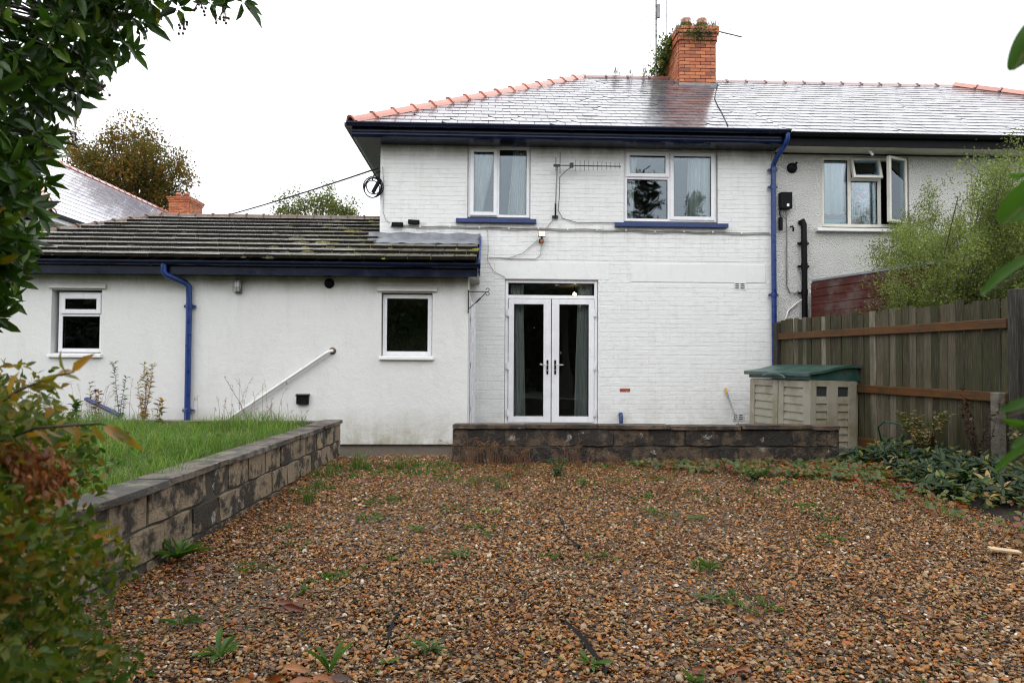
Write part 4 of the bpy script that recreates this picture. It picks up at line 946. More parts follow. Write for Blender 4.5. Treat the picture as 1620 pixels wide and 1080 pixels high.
MB().box(1.08, 1.18, -.05, -.003, 3.72, 3.76).tube([(1.13, -.05, 3.74), (1.13, -.09, 3.76), (1.13, -.095, 3.95)], .016, 8).build('bracket', M['blackiron'], t1)
MB().tube([(1.13, -.095, 3.9), (1.155, -.11, 4.6)], .011, 8).build('pole', M['alu'], t1)
b = MB().tube([(1.10, -.13, 4.585), (2.22, -.16, 4.575)], .009, 6); b.box(1.36, 1.42, -.18, -.11, 4.55, 4.62)
for i in range(11):
    x = 1.46 + i * .073; h = .10 - .005 * i; y = -.135 - .03 * (x - 1.1) / 1.1; b.tube([(x, y, 4.58 - h), (x, y, 4.58 + h)], .0035, 5)
for x, h in ((1.13, .13), (1.20, .21)): b.tube([(x, -.13, 4.59 - h * .7), (x, -.13, 4.59 + h)], .006, 5)
b.box(1.09, 1.2, -.15, -.11, 4.565, 4.60); b.build('boom', M['blackiron'], t1)
MB().tube([(1.40, -.14, 4.56), (1.3, -.11, 4.5), (1.2, -.08, 4.4), (1.20, -.06, 4.1), (1.18, -.03, 3.85), (1.26, -.02, 3.72), (1.5, -.015, 3.655), (2.2, -.012, 3.665)], .006, 6).build('cable', M['blackiron'], t1)
def catenary(A, B, sag, n=14):
    A, B = Vector(A), Vector(B); return [A + (B - A) * (i / n) - Vector((0, 0, sag * 4 * (i / n) * (1 - i / n))) for i in range(n + 1)]
b = MB(); pts = []
for i in range(40):
    x = -1.62 + i * 6.42 / 39; pts.append((x, -.016, 3.565 - .008 * (x + 1.6) + .008 * math.sin(i * 1.35) - .0 * i))
b.tube(pts, .0085, 6); b.tube([(p[0], p[1], p[2] - .024 - .006 * math.sin(p[0] * 5)) for p in pts], .006, 6)
hc = b.build('wall_cable', simple('grey dirty cable', (.30, .29, .27), .6, .3, 8)); tag(hc, 'grey cable pair clipped along the brick below the upper sills', 'cable')
k = MB()
for i in range(0, 40, 3): k.box(pts[i][0] - .01, pts[i][0] + .01, -.03, -.004, pts[i][2] - .02, pts[i][2] + .015)
o = k.build('cable_clips', M['upvc'], hc); o['kind'] = 'stuff'
for x, z, a, lb_ in ((-1.50, 3.575, 0, 'left black junction box at the corner end of the wall cable'), (-1.23, 3.62, 3, 'right black junction box sitting on the wall cable')):
    b = MB().obox((x, -.045, z), (.19, .06, .075), (0, R(a), 0)); o = b.build('junction_box', M['black'], bevel=.012); tag(o, lb_, 'junction box', 'black boxes on the wall cable')
b = MB().tube([(-1.62, -.03, 3.6), (-1.70, -.03, 3.66), (-1.745, -.02, 3.8), (-1.74, -.015, 4.3), (-1.76, -.02, 4.55)], .006, 6).tube([(-.02, -.02, 3.55), (0.0, -.02, 3.50), (.01, -.02, 3.2), (0, -.02, 3.0), (.1, -.02, 2.82), (.3, -.015, 2.72)], .005, 6)
b.tube([(1.1, -.02, 3.7), (.98, -.02, 3.55), (.93, -.02, 3.45)], .006, 6).tube([(.84, -.02, 3.35), (.6, -.03, 3.13), (.35, -.02, 3.04), (.02, -.02, 3.05)], .006, 6).tube([(.9, -.02, 3.3), (.89, -.02, 3.1), (.8, -.016, 3.03), (.4, -.016, 3.03), (.02, -.016, 3.05)], .006, 6)
tag(b.build('loose_cable', hc.data.materials[0]), 'thin loose cables drooping between floodlight, aerial and extension roof', 'cable')
t1 = thing('cable_coil', 'coil of black cable hanging at the upper left house corner', 'cable coil', (-1.9, -.05, 4.35))
b = MB()
for k in range(4):
    r_ = .14 + .02 * (k % 3); c = (-1.93 + .012 * k, -.02 - .012 * k, 4.17 + .015 * k); b.tube([(c[0] + r_ * math.cos(a) * .9, c[1] + .02 * math.sin(3 * a + k), c[2] + r_ * math.sin(a)) for a in np.linspace(0, 6.28, 25)], .010, 6, cap=False)
b.tube([(-1.93, -.03, 4.3), (-1.9, -.02, 4.42), (-1.8, -.01, 4.47)], .01, 6); b.build('loops', M['black'], t1)
MB().obox((-1.86, -.07, 4.19), (.06, .05, .22), (0, R(28), 0)).build('splice_case', M['black'], t1, bevel=.012)
PO = thing('utility_pole', 'plain wooden pole carrying the telephone wire behind the extension roof', 'pole', (-9.85, 8.6, 0)); MB().tube([(-9.85, 8.6, -.05), (-9.85, 8.6, 5.0)], .11, 10).build('shaft', M['bark'], PO)
tag(MB().tube(catenary((-1.84, -.02, 4.52), (-9.85, 8.6, 4.92), .10), .014, 6).build('telephone_wire', M['black']), 'black telephone wire running from the house corner past the small tree', 'wire')
HR = thing('handrail', 'white tubular handrail slanting along the extension wall', 'handrail', (-3, AY - .06, .9))
MB().tube([(-2.25, AY - .02, 1.455), (-2.27, AY - .055, 1.45), (-2.33, AY - .06, 1.42), (-4.1, AY - .06, .20)], .024, 12).build('rail', M['whitemetal'], HR)
MB().lathe((-2.25, AY - .002, 1.455), [(0, -.012), (.05, -.010), (.052, 0)], 16, axis='y').build('wall_plate', simple('rusty plate', (.12, .08, .055), .7, .4, 40), HR)
for x in (-2.9, -3.6): MB().tube([(x, AY - .002, 1.0 + (x + 2.9) * .69 - .02), (x, AY - .06, 1.0 + (x + 2.9) * .69 + .005)], .012, 8).build('bracket', M['whitemetal'], HR)
HB = thing('hanging_basket_bracket', 'black wrought iron bracket at the extension corner', 'bracket', (-.27, AY - .02, 2.25))
b = MB().box(-.285, -.268, AY - .03, AY - .003, 2.02, 2.36); b.tube([(-.275, AY - .02, 2.335), (.0, AY - .06, 2.33)], .007, 6); b.tube([(-.275, AY - .02, 2.08), (-.14, AY - .04, 2.20), (-.02, AY - .06, 2.32)], .007, 6); b.tube([(-.16, AY - .037, 2.18), (-.10, AY - .046, 2.24)], .013, 6)
for s_, z in ((1, 2.365), (-1, 2.30)): b.tube([(.0 + .035 * math.sin(a) * (1 - a / 9), AY - .06, z - s_ * .03 * math.cos(a) * (1 - a / 9)) for a in np.linspace(0, 5, 14)], .006, 6)
b.build('scroll', M['blackiron'], HB)
tag(MB().tube([(2.24, -.004, .44), (2.24, -.05, .445), (2.24, -.065, .42), (2.245, -.065, .20)], .032, 12).build('pipe_stub', M['blue']), 'short blue pipe stub at the wall foot right of the doors', 'pipe')
BR = thing('broom', 'grey broom handle with yellow tip leaning on the white wall', 'broom', (4.0, -.3, .22))
MB().tube([(4.08, -.55, .22), (4.03, -.06, .80)], .014, 8).build('handle', M['alu'], BR); MB().tube([(4.03, -.06, .80), (4.022, -.02, .885)], .02, 8).build('grip', simple('yellow grip', (.5, .27, .02), .5), BR)
MB().box(3.93, 4.22, -.62, -.50, .221, .26).build('head', M['blackiron'], BR)
# roof aerials
RA = thing('mast_aerial', 'tall roof aerial mast with upright rods left of the chimney', 'aerial', (3.93, 4.35, 7.9))
MB().tube([(3.95, 4.4, 7.7), (3.95, 4.4, 10.4)], .022, 8).build('mast', M['alu'], RA)
b = MB()
for z in (9.1, 9.25, 9.4, 9.55, 9.7, 9.85): b.tube([(3.88, 4.36, z), (3.99, 4.36, z + .02)], .006, 5)
b.box(3.96, 4.03, 4.33, 4.39, 9.42, 9.75)
b.tube([(3.72, 4.35, 8.98), (3.72, 4.35, 9.95)], .011, 5); b.tube([(4.18, 4.35, 9.02), (4.19, 4.35, 10.0)], .011, 5); b.tube([(3.7, 4.36, 9.45), (4.2, 4.36, 9.5)], .005, 5); b.build('rods', M['alu'], RA)
RB = thing('boom_aerial', 'roof aerial with a long sloping boom behind the chimney pots', 'aerial', (5.0, 4.7, 8.7))
MB().tube([(4.97, 4.6, 8.6), (4.97, 4.6, 9.37)], .025, 8).build('mast', M['blackiron'], RB)
b = MB().tube([(4.93, 4.6, 9.38), (6.08, 4.6, 9.13)], .017, 6)
for i in range(14):
    x = 5.2 + i * .064; z = 9.38 - (x - 4.93) * .217; b.tube([(x, 4.54, z - .02), (x, 4.66, z + .02)], .008, 5)
for x, h in ((5.04, .12), (5.17, .1)): b.tube([(x, 4.6, 9.36 - h), (x, 4.6, 9.36 + h)], .012, 5)
b.box(4.94, 5.02, 4.57, 4.63, 9.27, 9.38); b.build('boom', M['alu'], RB)

# ------------------------------------------------------------------ things seen through the panes
g_ = 'pale green curtains behind the windows'
curtain('narrow pale curtain tied back left in the two light window', -.29, .10, -.30, -.08, 3.72, 4.92, .17, 4, g_)
curtain('pale curtain sweeping out to the right in the two light window', .42, .68, .34, .69, 3.72, 4.92, .17, 5, g_)
curtain('pale curtain strip at the left edge of the three light window', 2.36, 2.56, 2.35, 2.48, 3.70, 4.90, .17, 3, g_)
curtain('broad pale curtain filling the right side of the three light window', 3.45, 3.87, 3.42, 3.88, 3.70, 4.90, .17, 6, g_)
curtain('grey green curtain behind the left french door', .40, .62, .40, .66, .30, 2.62, .24, 4, g_)
curtain('grey green curtain behind the right french door', 1.55, 1.80, 1.50, 1.80, .30, 2.62, .24, 4, g_)
curtain('plain net curtain in the left light of the neighbour window', 5.74, 6.2, 5.74, 6.2, 3.90, 4.85, .2, 3, g_)
lampc = thing('ceiling_lamp', 'lit ceiling bulb seen through the door toplight', 'lamp', (1.62, 1.2, 2.55)); MB().tube([(1.62, 1.2, 2.72), (1.62, 1.2, 2.60)], .01, 6).build('flex', M['black'], lampc)
MB().lathe((1.62, 1.2, 2.56), [(0, -.035), (.025, -.025), (.032, 0), (.02, .03), (0, .04)], 12).build('bulb', M['bulb_on'], lampc)
tag(MB().box(5.82, 6.18, .14, .30, 3.66, 3.80).build('storage_tub', simple('turquoise tub', (.05, .32, .36), .4), bevel=.01), 'turquoise tub on the neighbour window sill', 'tub')
tag(MB().lathe((6.40, .2, 3.63), [(0, 0), (.055, 0), (.075, .12), (.08, .125), (.065, .13), (.05, .10)], 16).build('flower_pot', simple('red pot', (.4, .05, .03), .5)), 'red flower pot on the neighbour window sill', 'pot')
DC = thing('hanging_decoration', 'round pink and white dream catcher with pale tassels behind the neighbour window', 'decoration', (6.46, .14, 4.2))
MB().tube([(6.46 + .15 * math.cos(a), .14, 4.24 + .15 * math.sin(a)) for a in np.linspace(0, 6.28, 25)], .016, 8, cap=False).build('hoop', simple('pink hoop', (.6, .3, .3), .7, .4, 30), DC)
cs = [simple('pink scrap', (.6, .2, .22), .8), simple('white scrap', (.7, .7, .68), .8), simple('mint scrap', (.35, .55, .5), .8)]
for q in range(3):
    b = MB()
    for k in range(9):
        a = rng.random() * 6.3; rr = .15 * math.sqrt(rng.random()); s_ = .02 + .015 * rng.random(); b.obox((6.46 + rr * math.cos(a), .13 + .01 * q, 4.24 + rr * math.sin(a)), (s_ * 2, .006, s_ * 1.6), (0, rng.random() * 3, 0))
    b.build('paper_scrap', cs[q], DC)
b = MB()
for k in range(12):
    x = 6.32 + k * .025; zb = 3.72 + .15 * rng.random(); b.tube([(x, .14, 4.12), (x + .01 * math.sin(k), .14, 3.95), (x, .14, zb)], .006, 5)
b.build('tassel', cs[1], DC)
# ------------------------------------------------------------------ leaves and stems
LFV = [(0,0,0), (.35,0,.0), (.7,0,-.01), (1,0,-.09), (.3,.46,.09), (.68,.36,.05), (.3,-.46,.09), (.68,-.36,.05), (.04,.0,-.01)]
LFF = [(0,1,4), (0,6,1), (1,2,5,4), (1,6,7,2), (2,3,5), (2,7,3)]
LSV = [(0,0,0), (.5,.5,.06), (1,0,-.04), (.5,-.5,.06)]; LSF = [(0,2,1), (0,3,2)]
BLV = [(0,.5,0), (0,-.5,0), (.03,.42,.4), (.03,-.42,.4), (.16,.28,.78), (.16,-.28,.78), (.42,0,1)]; BLF = [(0,1,3,2), (2,3,5,4), (4,5,6)]
LONGV = [(0,.12,0),(0,-.12,0),(.3,.32,.1),(.3,-.32,.1),(.3,0,.03),(.65,.5,.08),(.65,-.5,.08),(.65,0,.0),(.88,.3,-.0),(.88,-.3,-.0),(1,0,-.08)]
LONGF = [(0,1,4),(0,4,2),(1,3,4),(2,4,7,5),(4,3,6,7),(5,7,8),(7,6,9),(8,7,10),(7,9,10)]
def nrm(a): return a / np.maximum(np.linalg.norm(a, axis=1, keepdims=True), 1e-9)
def lmat(d, up, L, Wd, H=None):
    d = nrm(d); y = nrm(np.cross(up, d) + 1e-6); z = np.cross(d, y)
    L = np.broadcast_to(L, len(d)); Wd = np.broadcast_to(Wd, len(d)); H = L if H is None else np.broadcast_to(H, len(d))
    return np.stack([d * L[:, None], y * Wd[:, None], z * H[:, None]], axis=2)
def rdir(n): return nrm(rng.normal(size=(n, 3)))
def blades(n): return rng.random(n) * 2 * math.pi
def blade_mats(n, h, w, lean):
    a = blades(n); x = np.stack([np.cos(a), np.sin(a), np.zeros(n)], 1); y = np.stack([-np.sin(a), np.cos(a), np.zeros(n)], 1); z = np.tile([0, 0, 1.], (n, 1))
    return np.stack([x * (np.asarray(h) * lean)[:, None], y * np.broadcast_to(w, n)[:, None], z * np.asarray(h)[:, None]], axis=2)
def whorls(C, ax, k, L, W, el=(0, .7), jl=.25):
    """k leaves round each centre C with axis ax; returns matrices, positions"""
    n = len(C); C = np.repeat(C, k, 0); ax = np.repeat(nrm(ax), k, 0); N = n * k
    ph = (np.tile(np.arange(k), n) + np.repeat(rng.random(n) * k, k)) * 2.4 + rng.normal(0, .25, N); e = el[0] + (el[1] - el[0]) * rng.random(N)
    t = nrm(np.cross(ax, rng.normal(size=(n, 3)).repeat(k, 0))); b_ = np.cross(ax, t)
    d = (t * np.cos(ph)[:, None] + b_ * np.sin(ph)[:, None]) * np.cos(e)[:, None] + ax * np.sin(e)[:, None]
    l = L * (1 + jl * rng.normal(size=N)).clip(.45, 1.5)
    return lmat(d, ax + rng.normal(0, .25, (N, 3)), l, l * W / L), C + d * (L * .08)
def grow(p, d, L, r, lev, tubes, tips, nb=4, spread=.7, up=.25, wob=.16, shrink=.62):
    p, d = Vector(p), Vector(d).normalized(); pts = [p.copy()]; n = 5
    for i in range(n):
        d = (d + Vector(rng.normal(0, wob, 3)) + Vector((0, 0, up * .25))).normalized(); p = p + d * (L / n); pts.append(p.copy())
    tubes.append((pts, [r * (1 - .55 * i / n) for i in range(n + 1)]))
    if lev == 0:
        for i in range(1, n + 1): tips.append((tuple(pts[i]), tuple(d)))
        return
    for k in range(nb):
        t = .35 + .65 * (k + rng.random() * .6) / nb; i = min(int(t * n), n - 1); q = pts[i].lerp(pts[i + 1], t * n - i)
        ax = Vector(rng.normal(size=3)); ax = (ax - d * ax.dot(d)).normalized(); nd = (d + ax * spread * (.7 + .6 * rng.random()) + Vector((0, 0, up * .4))).normalized()
        grow(q, nd, L * shrink * (.75 + .5 * rng.random()), r * .5, lev - 1, tubes, tips, nb, spread, up, wob, shrink)
    tips.append((tuple(pts[-1]), tuple(d)))
def tubes_mesh(tubes, name, mat, parent, n=5):
    b = MB()
    for p, r in tubes: b.tube(p, r, n if max(r) < .05 else 8, cap=False)
    return b.build(name, mat, parent, fix=False)
def tree(name, label, cat, base, tubes, tips, per, spread, L, W, lm, bark='bark', group=None, big=False, up=.4):
    o = thing(name, label, cat, base, group); tubes_mesh(tubes, 'trunk', M[bark], o)
    P = np.array([t[0] for t in tips]).repeat(per, 0); N = len(P); off = rng.normal(0, spread, (N, 3)); P = P + off
    d = nrm(rdir(N) + np.array([0, 0, -.15])); l = L * (.6 + .8 * rng.random(N))
    cr = scatter('crown', LFV if big else LSV, LFF if big else LSF, lmat(d, rdir(N) * .7 + np.array([0, 0, up]), l, l * W), P, (np.repeat(rng.random(len(tips)), per) * .55 + .45 * rng.random(N)).clip(0, .999), M[lm], o)
    return o

# overhanging evergreen, top left
def interp(z, tab): return np.interp(z, [t[0] for t in tab], [t[1] for t in tab])
EV = thing('evergreen_tree', 'dark glossy evergreen overhanging from the upper left', 'tree', (-2.7, -8.9, 0))
prof = [(1.26, -1.88), (1.36, -1.78), (1.5, -1.72), (1.62, -1.67), (1.74, -1.60), (1.9, -1.58), (2.07, -1.54), (2.22, -1.52), (2.34, -1.45), (2.46, -1.37), (2.56, -1.28), (2.66, -1.15), (2.8, -1.05), (3.3, -1.0)]
Cs = []
while len(Cs) < 1050:
    z = 1.32 + 1.75 * rng.random(); xm = interp(z, prof) - .05; x = xm - (rng.random() ** 1.7) * (xm + 2.65); y = -9.2 + .8 * rng.random()
    if x < xm - .75 * max(0, y + 8.85) + .2 * max(0, -8.85 - y): Cs.append((x, y, z))
Cs = np.array(Cs + [(-1.06, -8.8, 2.68), (-1.0, -8.82, 2.72), (-.94, -8.8, 2.69), (-1.18, -8.8, 2.66)])
axs = np.array([.75, -.25, -.15]) + rng.normal(0, .55, (len(Cs), 3))
mm, T = whorls(Cs, axs, 8, .076, .028, (-.1, .75))
scatter('crown', LFV, LFF, mm, T, (np.repeat(rng.random(len(Cs)), 8) * .45 + .55 * rng.random(len(T))).clip(0, .999), M['lf_ever'], EV, smooth=True)
tb = [([(-2.75, -8.9, -.05), (-2.72, -8.88, 1.2), (-2.66, -8.86, 2.2), (-2.6, -8.86, 3.2)], [.09, .08, .06, .04])]
for c in Cs[::2]:
    h = min(max(c[2] + .15 - .25 * rng.random(), .6), 3.1); s_ = Vector((-2.68, -8.87, h)); e_ = Vector(c); m_ = s_.lerp(e_, .55) + Vector((0, 0, .1))
    tb.append(([s_, s_.lerp(m_, .5) + Vector((0, 0, .05)), m_, m_.lerp(e_, .6) + Vector((0, 0, .03)), e_], [.009, .007, .005, .004, .003]))
tubes_mesh(tb, 'trunk', M['twig'], EV, 5)
b = MB()
for c in [(-1.0, -8.82, 2.615), (-1.16, -8.8, 2.585), (-1.33, -8.8, 2.565), (-1.08, -8.85, 2.63), (-1.40, -8.9, 2.30), (-1.72, -8.9, 2.6), (-1.52, -8.85, 2.12)]:
    for k in range(9):
        e = Vector(c) + Vector(rng.normal(0, .014, 3)); b.tube([Vector(c) + Vector((0, 0, .04)), e], .0012, 4); b.lathe(e, [(0, -.006), (.005, -.003), (.005, .003), (0, .006)], 6)
b.build('seed_cluster', simple('brown seeds', (.12, .085, .05), .7), EV)

# foreground bush, lower left
BU = thing('foreground_bush', 'blurred olive and green leafy bush at the lower left edge', 'bush', (-1.2, -9.85, 0))
prof = [(.0, -.76), (.3, -.78), (.62, -.80), (.74, -.80), (.88, -.82), (.95, -.86), (1.07, -.90), (1.16, -.91), (1.22, -.93), (1.28, -1.02), (1.34, -1.2)]
P = []
while len(P) < 20000:
    z = 1.33 * rng.random() ** .8; y = -10.2 + .75 * rng.random(); xm = interp(z, prof) + .05 * math.sin(z * 23 + y * 9) - .34 * max(0, (y + 9.95)) - .1 * rng.random()
    x = xm - .75 * rng.random() ** 1.4
    P.append((x, y, z))
P = np.array(P); N = len(P); d = nrm(rdir(N) + np.array([.45, -.2, .1])); l = .028 * (.55 + .9 * rng.random(N))
rv = (.45 * rng.random(N) + .38 * rng.random(N) * (P[:, 2] / 1.3) + .15 * (np.sin(P[:, 0] * 14) * np.sin(P[:, 2] * 11 + 1) > .2)).clip(0, .995)
scatter('foliage', LFV, LFF, lmat(d, rdir(N) + np.array([0, -.5, .8]), l, l * .5), P, rv, M['lf_bush'], BU, smooth=True)
tb = []
for k in range(46):
    e = P[rng.integers(N)]; s_ = Vector((-1.25 + rng.normal(0, .12), -9.85 + rng.normal(0, .1), 0)); e_ = Vector(e); m_ = s_.lerp(e_, .5) + Vector((-.08, 0, .15)); tb.append(([s_, s_.lerp(m_, .6), m_, m_.lerp(e_, .6), e_], [.006, .005, .004, .003, .002]))
tubes_mesh(tb, 'stem', M['twig'], BU, 5)
tb = [([(-1.15, -9.9, 1.1), (-1.02, -9.92, 1.155), (-.93, -9.95, 1.185), (-.80, -9.95, 1.195), (-.74, -9.95, 1.175)], [.004, .0035, .003, .0025, .0015]), ([(-1.15, -9.9, 1.15), (-1.0, -9.9, 1.26), (-.93, -9.9, 1.29), (-.885, -9.9, 1.30)], [.004, .003, .0025, .0015]), ([(-1.2, -9.9, 1.0), (-1.05, -9.9, 1.1), (-.98, -9.9, 1.2)], [.005, .003, .002])]
tubes_mesh(tb, 'twig', M['twig'], BU, 5)
C = []
for pts, _ in tb[:2]:
    for i in range(len(pts) - 1):
        for q in range(4): C.append(Vector(pts[i]).lerp(Vector(pts[i + 1]), (q + .5) / 4))
C = np.array(C); N = len(C); d = nrm(np.array([.35, -.1, -.75]) + rng.normal(0, .35, (N, 3))); l = .05 * (.7 + .6 * rng.random(N))
d[16:] = nrm(np.array([.6, -.1, .4]) + rng.normal(0, .4, (N - 16, 3)))
scatter('yellow_leaf', LFV, LFF, lmat(d, rdir(N) + np.array([0, -1, .3]), l, l * .36), C, rng.random(N), M['lf_olive'], BU, smooth=True)['kind'] = 'stuff'
C = np.stack([-1.05 + .14 * rng.random(460), -9.95 + .12 * rng.random(460), 1.05 + .07 * rng.random(460)], 1); C[:, 2] += .04 * np.sin((C[:, 0] + 1.1) * 20); N = len(C)
d = nrm(np.array([.3, -.2, -.8]) + rng.normal(0, .5, (N, 3))); l = .022 * (.6 + .8 * rng.random(N))
scatter('dead_frond', LFV, LFF, lmat(d, rdir(N), l, l * .42), C, rng.random(N), M['lf_rust'], BU, smooth=True)

# rhododendron leaves reaching in from the right
RL = thing('rhododendron', 'blurred fresh green rhododendron leaves reaching in at the right edge', 'shrub', (1.0, -10.6, 0))
def pxw(px, py, d):
    a = math.atan((px - 810) / 1080) + R(2.1); return Vector((math.tan(a) * d, -11.4 + d, 1.33 + (570 - py + .0055 * (px - 810)) / 1080 * d * (1 + .0 + .0367 * math.tan(a))))
st = MB().tube([(1.02, -10.6, -.05), (1.0, -10.58, .7), (.96, -10.55, 1.2), (.93, -10.55, 1.5), (.92, -10.55, 1.85)], [.014, .012, .01, .008, .004], 7)
for (bx, by, tx, ty, wd, nx_, dd) in [(1660, 5, 1606, 106, .040, (0, -1, .3), .86), (1690, 262, 1584, 348, .052, (.2, -1, .3), .86), (1655, 255, 1603, 279, .02, (0, -.4, -1), .95), (1670, 398, 1549, 462, .022, (.1, -.3, 1), .86), (1668, 636, 1580, 648, .018, (0, -.8, 1), .84), (1668, 668, 1586, 667, .017, (0, -.9, -.8), .86), (1668, 690, 1567, 742, .014, (.1, -.3, 1), .84), (1660, 690, 1598, 704, .018, (0, -.8, 1), .95)]:
    B0, B1 = pxw(bx, by, dd + .03), pxw(tx, ty, dd); d_ = B1 - B0; mm = lmat(np.array([d_]), np.array([nx_], float), d_.length, wd)
    o = scatter('leaf', LONGV, LONGF, mm, [B0], [rng.random()], M['lf_right'], RL, smooth=True); sb_ = o.modifiers.new('sub', 'SUBSURF'); sb_.levels = 2; sb_.render_levels = 2
    rb = MB().tube([B0 + d_ * q - Vector((0, .002, -.0)) + Vector((0, 0, -.01 * q)) for q in (0, .3, .65, .95)], [.0016, .0014, .001, .0004], 6).build('midrib', M['lf_pale'], o, fix=False)
    st.tube([Vector((.95, -10.55, B0.z + .02)), B0.lerp(Vector((.95, -10.55, B0.z)), .5), B0 + d_ * .05], .003, 5)
st.build('stem', M['twig'], RL)

# light green shrub beyond the fence
tb, tp = [], []
for k in range(38):
    a = rng.random() * 6.3; s_ = .15 + .75 * rng.random()
    grow((6.5 + .2 * math.cos(a), -2.3 + .2 * math.sin(a), .1), (s_ * math.cos(a) * 1.2 + .08, s_ * math.sin(a) * .6, 1), 2.35 + 1.15 * rng.random(), .013, 2, tb, tp, nb=7, spread=.62, up=.22, wob=.10, shrink=.40)
for k in range(9):
    grow((6.2, -2.4, 1.2), (-.8 + .25 * rng.random(), .3 * rng.normal(), .55 + .3 * k / 5), 1.0, .009, 1, tb, tp, nb=12, spread=.6, up=.15, wob=.12, shrink=.4)
xl = lambda p: np.interp(p[2], [1.9, 2.5, 3.0, 3.4, 3.8, 4.2, 4.7], [5.52, 5.48, 5.60, 5.92, 6.25, 6.6, 6.85]) + .30 * max(0, p[1] + 2.3)
fx = lambda p: 4.87 + .149 * (-.12 - p[1])
inside = lambda p, j: p[0] > xl(p) + j and p[2] < 4.7 + .2 * j and (p[0] > fx(p) + .06 or (p[2] > 1.95 and p[0] > fx(p) - .12 and p[1] > -3.2))
tp = [t_ for t_ in tp if inside(t_[0], .10 * rng.normal())]
tb = [q for q in tb if inside(q[0][-1], -.05)]
tree('light_shrub', 'light green twiggy shrub rising behind the board fence', 'shrub', (6.5, -2.3, 0), tb, tp, 30, .055, .030, .5, 'lf_light', 'twig')
print('SHRUB', len(tp), len(tb))

# far trees
def crown_tree(name, label, base, c, rad, nclump, per, cs, L, lm, trunk_r, holes=.0):
    c, rad = np.array(c), np.array(rad); tb, tp = [], []; base = Vector(base); fork = Vector((c[0], c[1], c[2] - rad[2] * .75))
    tb.append(([base, base.lerp(fork, .5) + Vector((.1, 0, 0)), fork], [trunk_r, trunk_r * .8, trunk_r * .65]))
    while len(tp) < nclump:
        v = nrm(rng.normal(size=(1, 3)))[0]; r_ = (.25 + .75 * rng.random() ** .45) * (1 + .16 * math.sin(v[0] * 5 + 1) * math.cos(v[2] * 6) + .10 * rng.normal()); p = c + v * rad * r_
        if v[2] < -.55: continue
        tp.append((tuple(p), (0, 0, 1)))
        if len(tp) % 2 == 0:
            q = Vector(p); m_ = fork.lerp(q, .5) + Vector(rng.normal(0, .12, 3)) + Vector((0, 0, .12 * rad[2])); tb.append(([fork, fork.lerp(m_, .5), m_, m_.lerp(q, .6), q], [trunk_r * .3, trunk_r * .22, trunk_r * .14, trunk_r * .08, trunk_r * .04]))
    return tree(name, label, 'tree', base, tb, tp, per, cs, L, .55, lm)
crown_tree('autumn_tree', 'round tree turning rust and orange behind the far slate roof', (-18.4, 23.6, 0), (-18.2, 23.6, 9.9), (2.9, 2.7, 2.85), 340, 80, .24, .14, 'lf_autumn', .3)
crown_tree('small_tree', 'thin open green tree above the extension ridge', (-11.1, 33.6, 0), (-11.1, 33.6, 10.6), (2.7, 2.4, 1.9), 120, 55, .24, .16, 'lf_far', .28)

# trees and hedge behind the viewpoint: what the panes mirror
HG = thing('tall_hedge', 'tall dark hedge at the foot of the garden mirrored in the door panes', 'hedge', (3, -21, 0))
N = 42000; P = np.stack([-18 + 44 * rng.random(N), -18.5 - 3.5 * rng.random(N), 6.0 * rng.random(N)], 1); P[:, 2] *= .82 + .18 * np.sin(P[:, 0] * .9) * np.cos(P[:, 0] * .37 + 1)
scatter('foliage', LSV, LSF, lmat(rdir(N), rdir(N), .42, .3), P, rng.random(N), M['lf_dark'], HG)
for i, (x, y, h, lb_, sp_) in enumerate(((8.0, -22.8, 11.2, 'tall loose conifer mirrored in the three light window', .42), (10.6, -23, 10.0, 'narrow pointed conifer mirrored beside the tall loose one', .2))):
    tb, P = [([(x, y, 0), (x, y, h * .5), (x + .1, y, h)], [.2, .12, .02])], []
    for k in range(70):
        z = h * (.25 + .74 * k / 70); r_ = (h - z) * sp_ + .15; a = k * 2.4
        if rng.random() < .12 and sp_ > .3: continue
        e = Vector((x + r_ * math.cos(a), y + r_ * math.sin(a), z - .1 * r_ + .1)); s_ = Vector((x, y, z)); tb.append(([s_, s_.lerp(e, .5) + Vector((0, 0, .12 * r_)), e], [.03, .02, .008]))
        for q in range(60):
            t_ = .25 + .8 * rng.random(); P.append(s_.lerp(e, t_) + Vector((rng.normal(0, .14), rng.normal(0, .14), .08 * r_ - .15 * rng.random())))
    P = np.array(P); N = len(P); o = thing('conifer', lb_, 'tree', (x, y, 0), 'conifers behind the garden'); tubes_mesh(tb, 'trunk', M['bark'], o)
    scatter('crown', LSV, LSF, lmat(rdir(N) + np.array([0, 0, -.6]), rdir(N), .26, .09), P, rng.random(N), M['lf_dark'], o)

GT = thing('shade_canopy', 'unseen leafy canopy added behind the viewpoint for shade and reflections', 'tree', (3.2, -15.5, 0))  # unseen canopy added to darken the foreground, also mirrored in the panes
N = 9000; P = np.stack([-4.5 + 11 * rng.random(N), -16.5 + 4.2 * rng.random(N), 3.5 + 1.9 * rng.random(N)], 1); P[:, 2] += .25 * np.sin(P[:, 0] * 1.7) * np.cos(P[:, 1] * 1.3)
scatter('crown', LSV, LSF, lmat(rdir(N) + np.array([0, 0, -.3]), rdir(N) * .6 + np.array([0, 0, 1.]), .20, .11), P, rng.random(N), M['lf_dark'], GT)
tb = [([(3.2, -15.5, -.05), (3.1, -15.4, 2), (2.8, -15.0, 3.6)], [.24, .2, .17])]
for k in range(14): e = Vector((-4 + 10 * rng.random(), -16 + 3.4 * rng.random(), 4 + rng.random())); s_ = Vector((2.9, -15.1, 3.3)); tb.append(([s_, s_.lerp(e, .5) + Vector((0, 0, .4)), e], [.09, .05, .015]))
tubes_mesh(tb, 'trunk', M['bark'], GT)
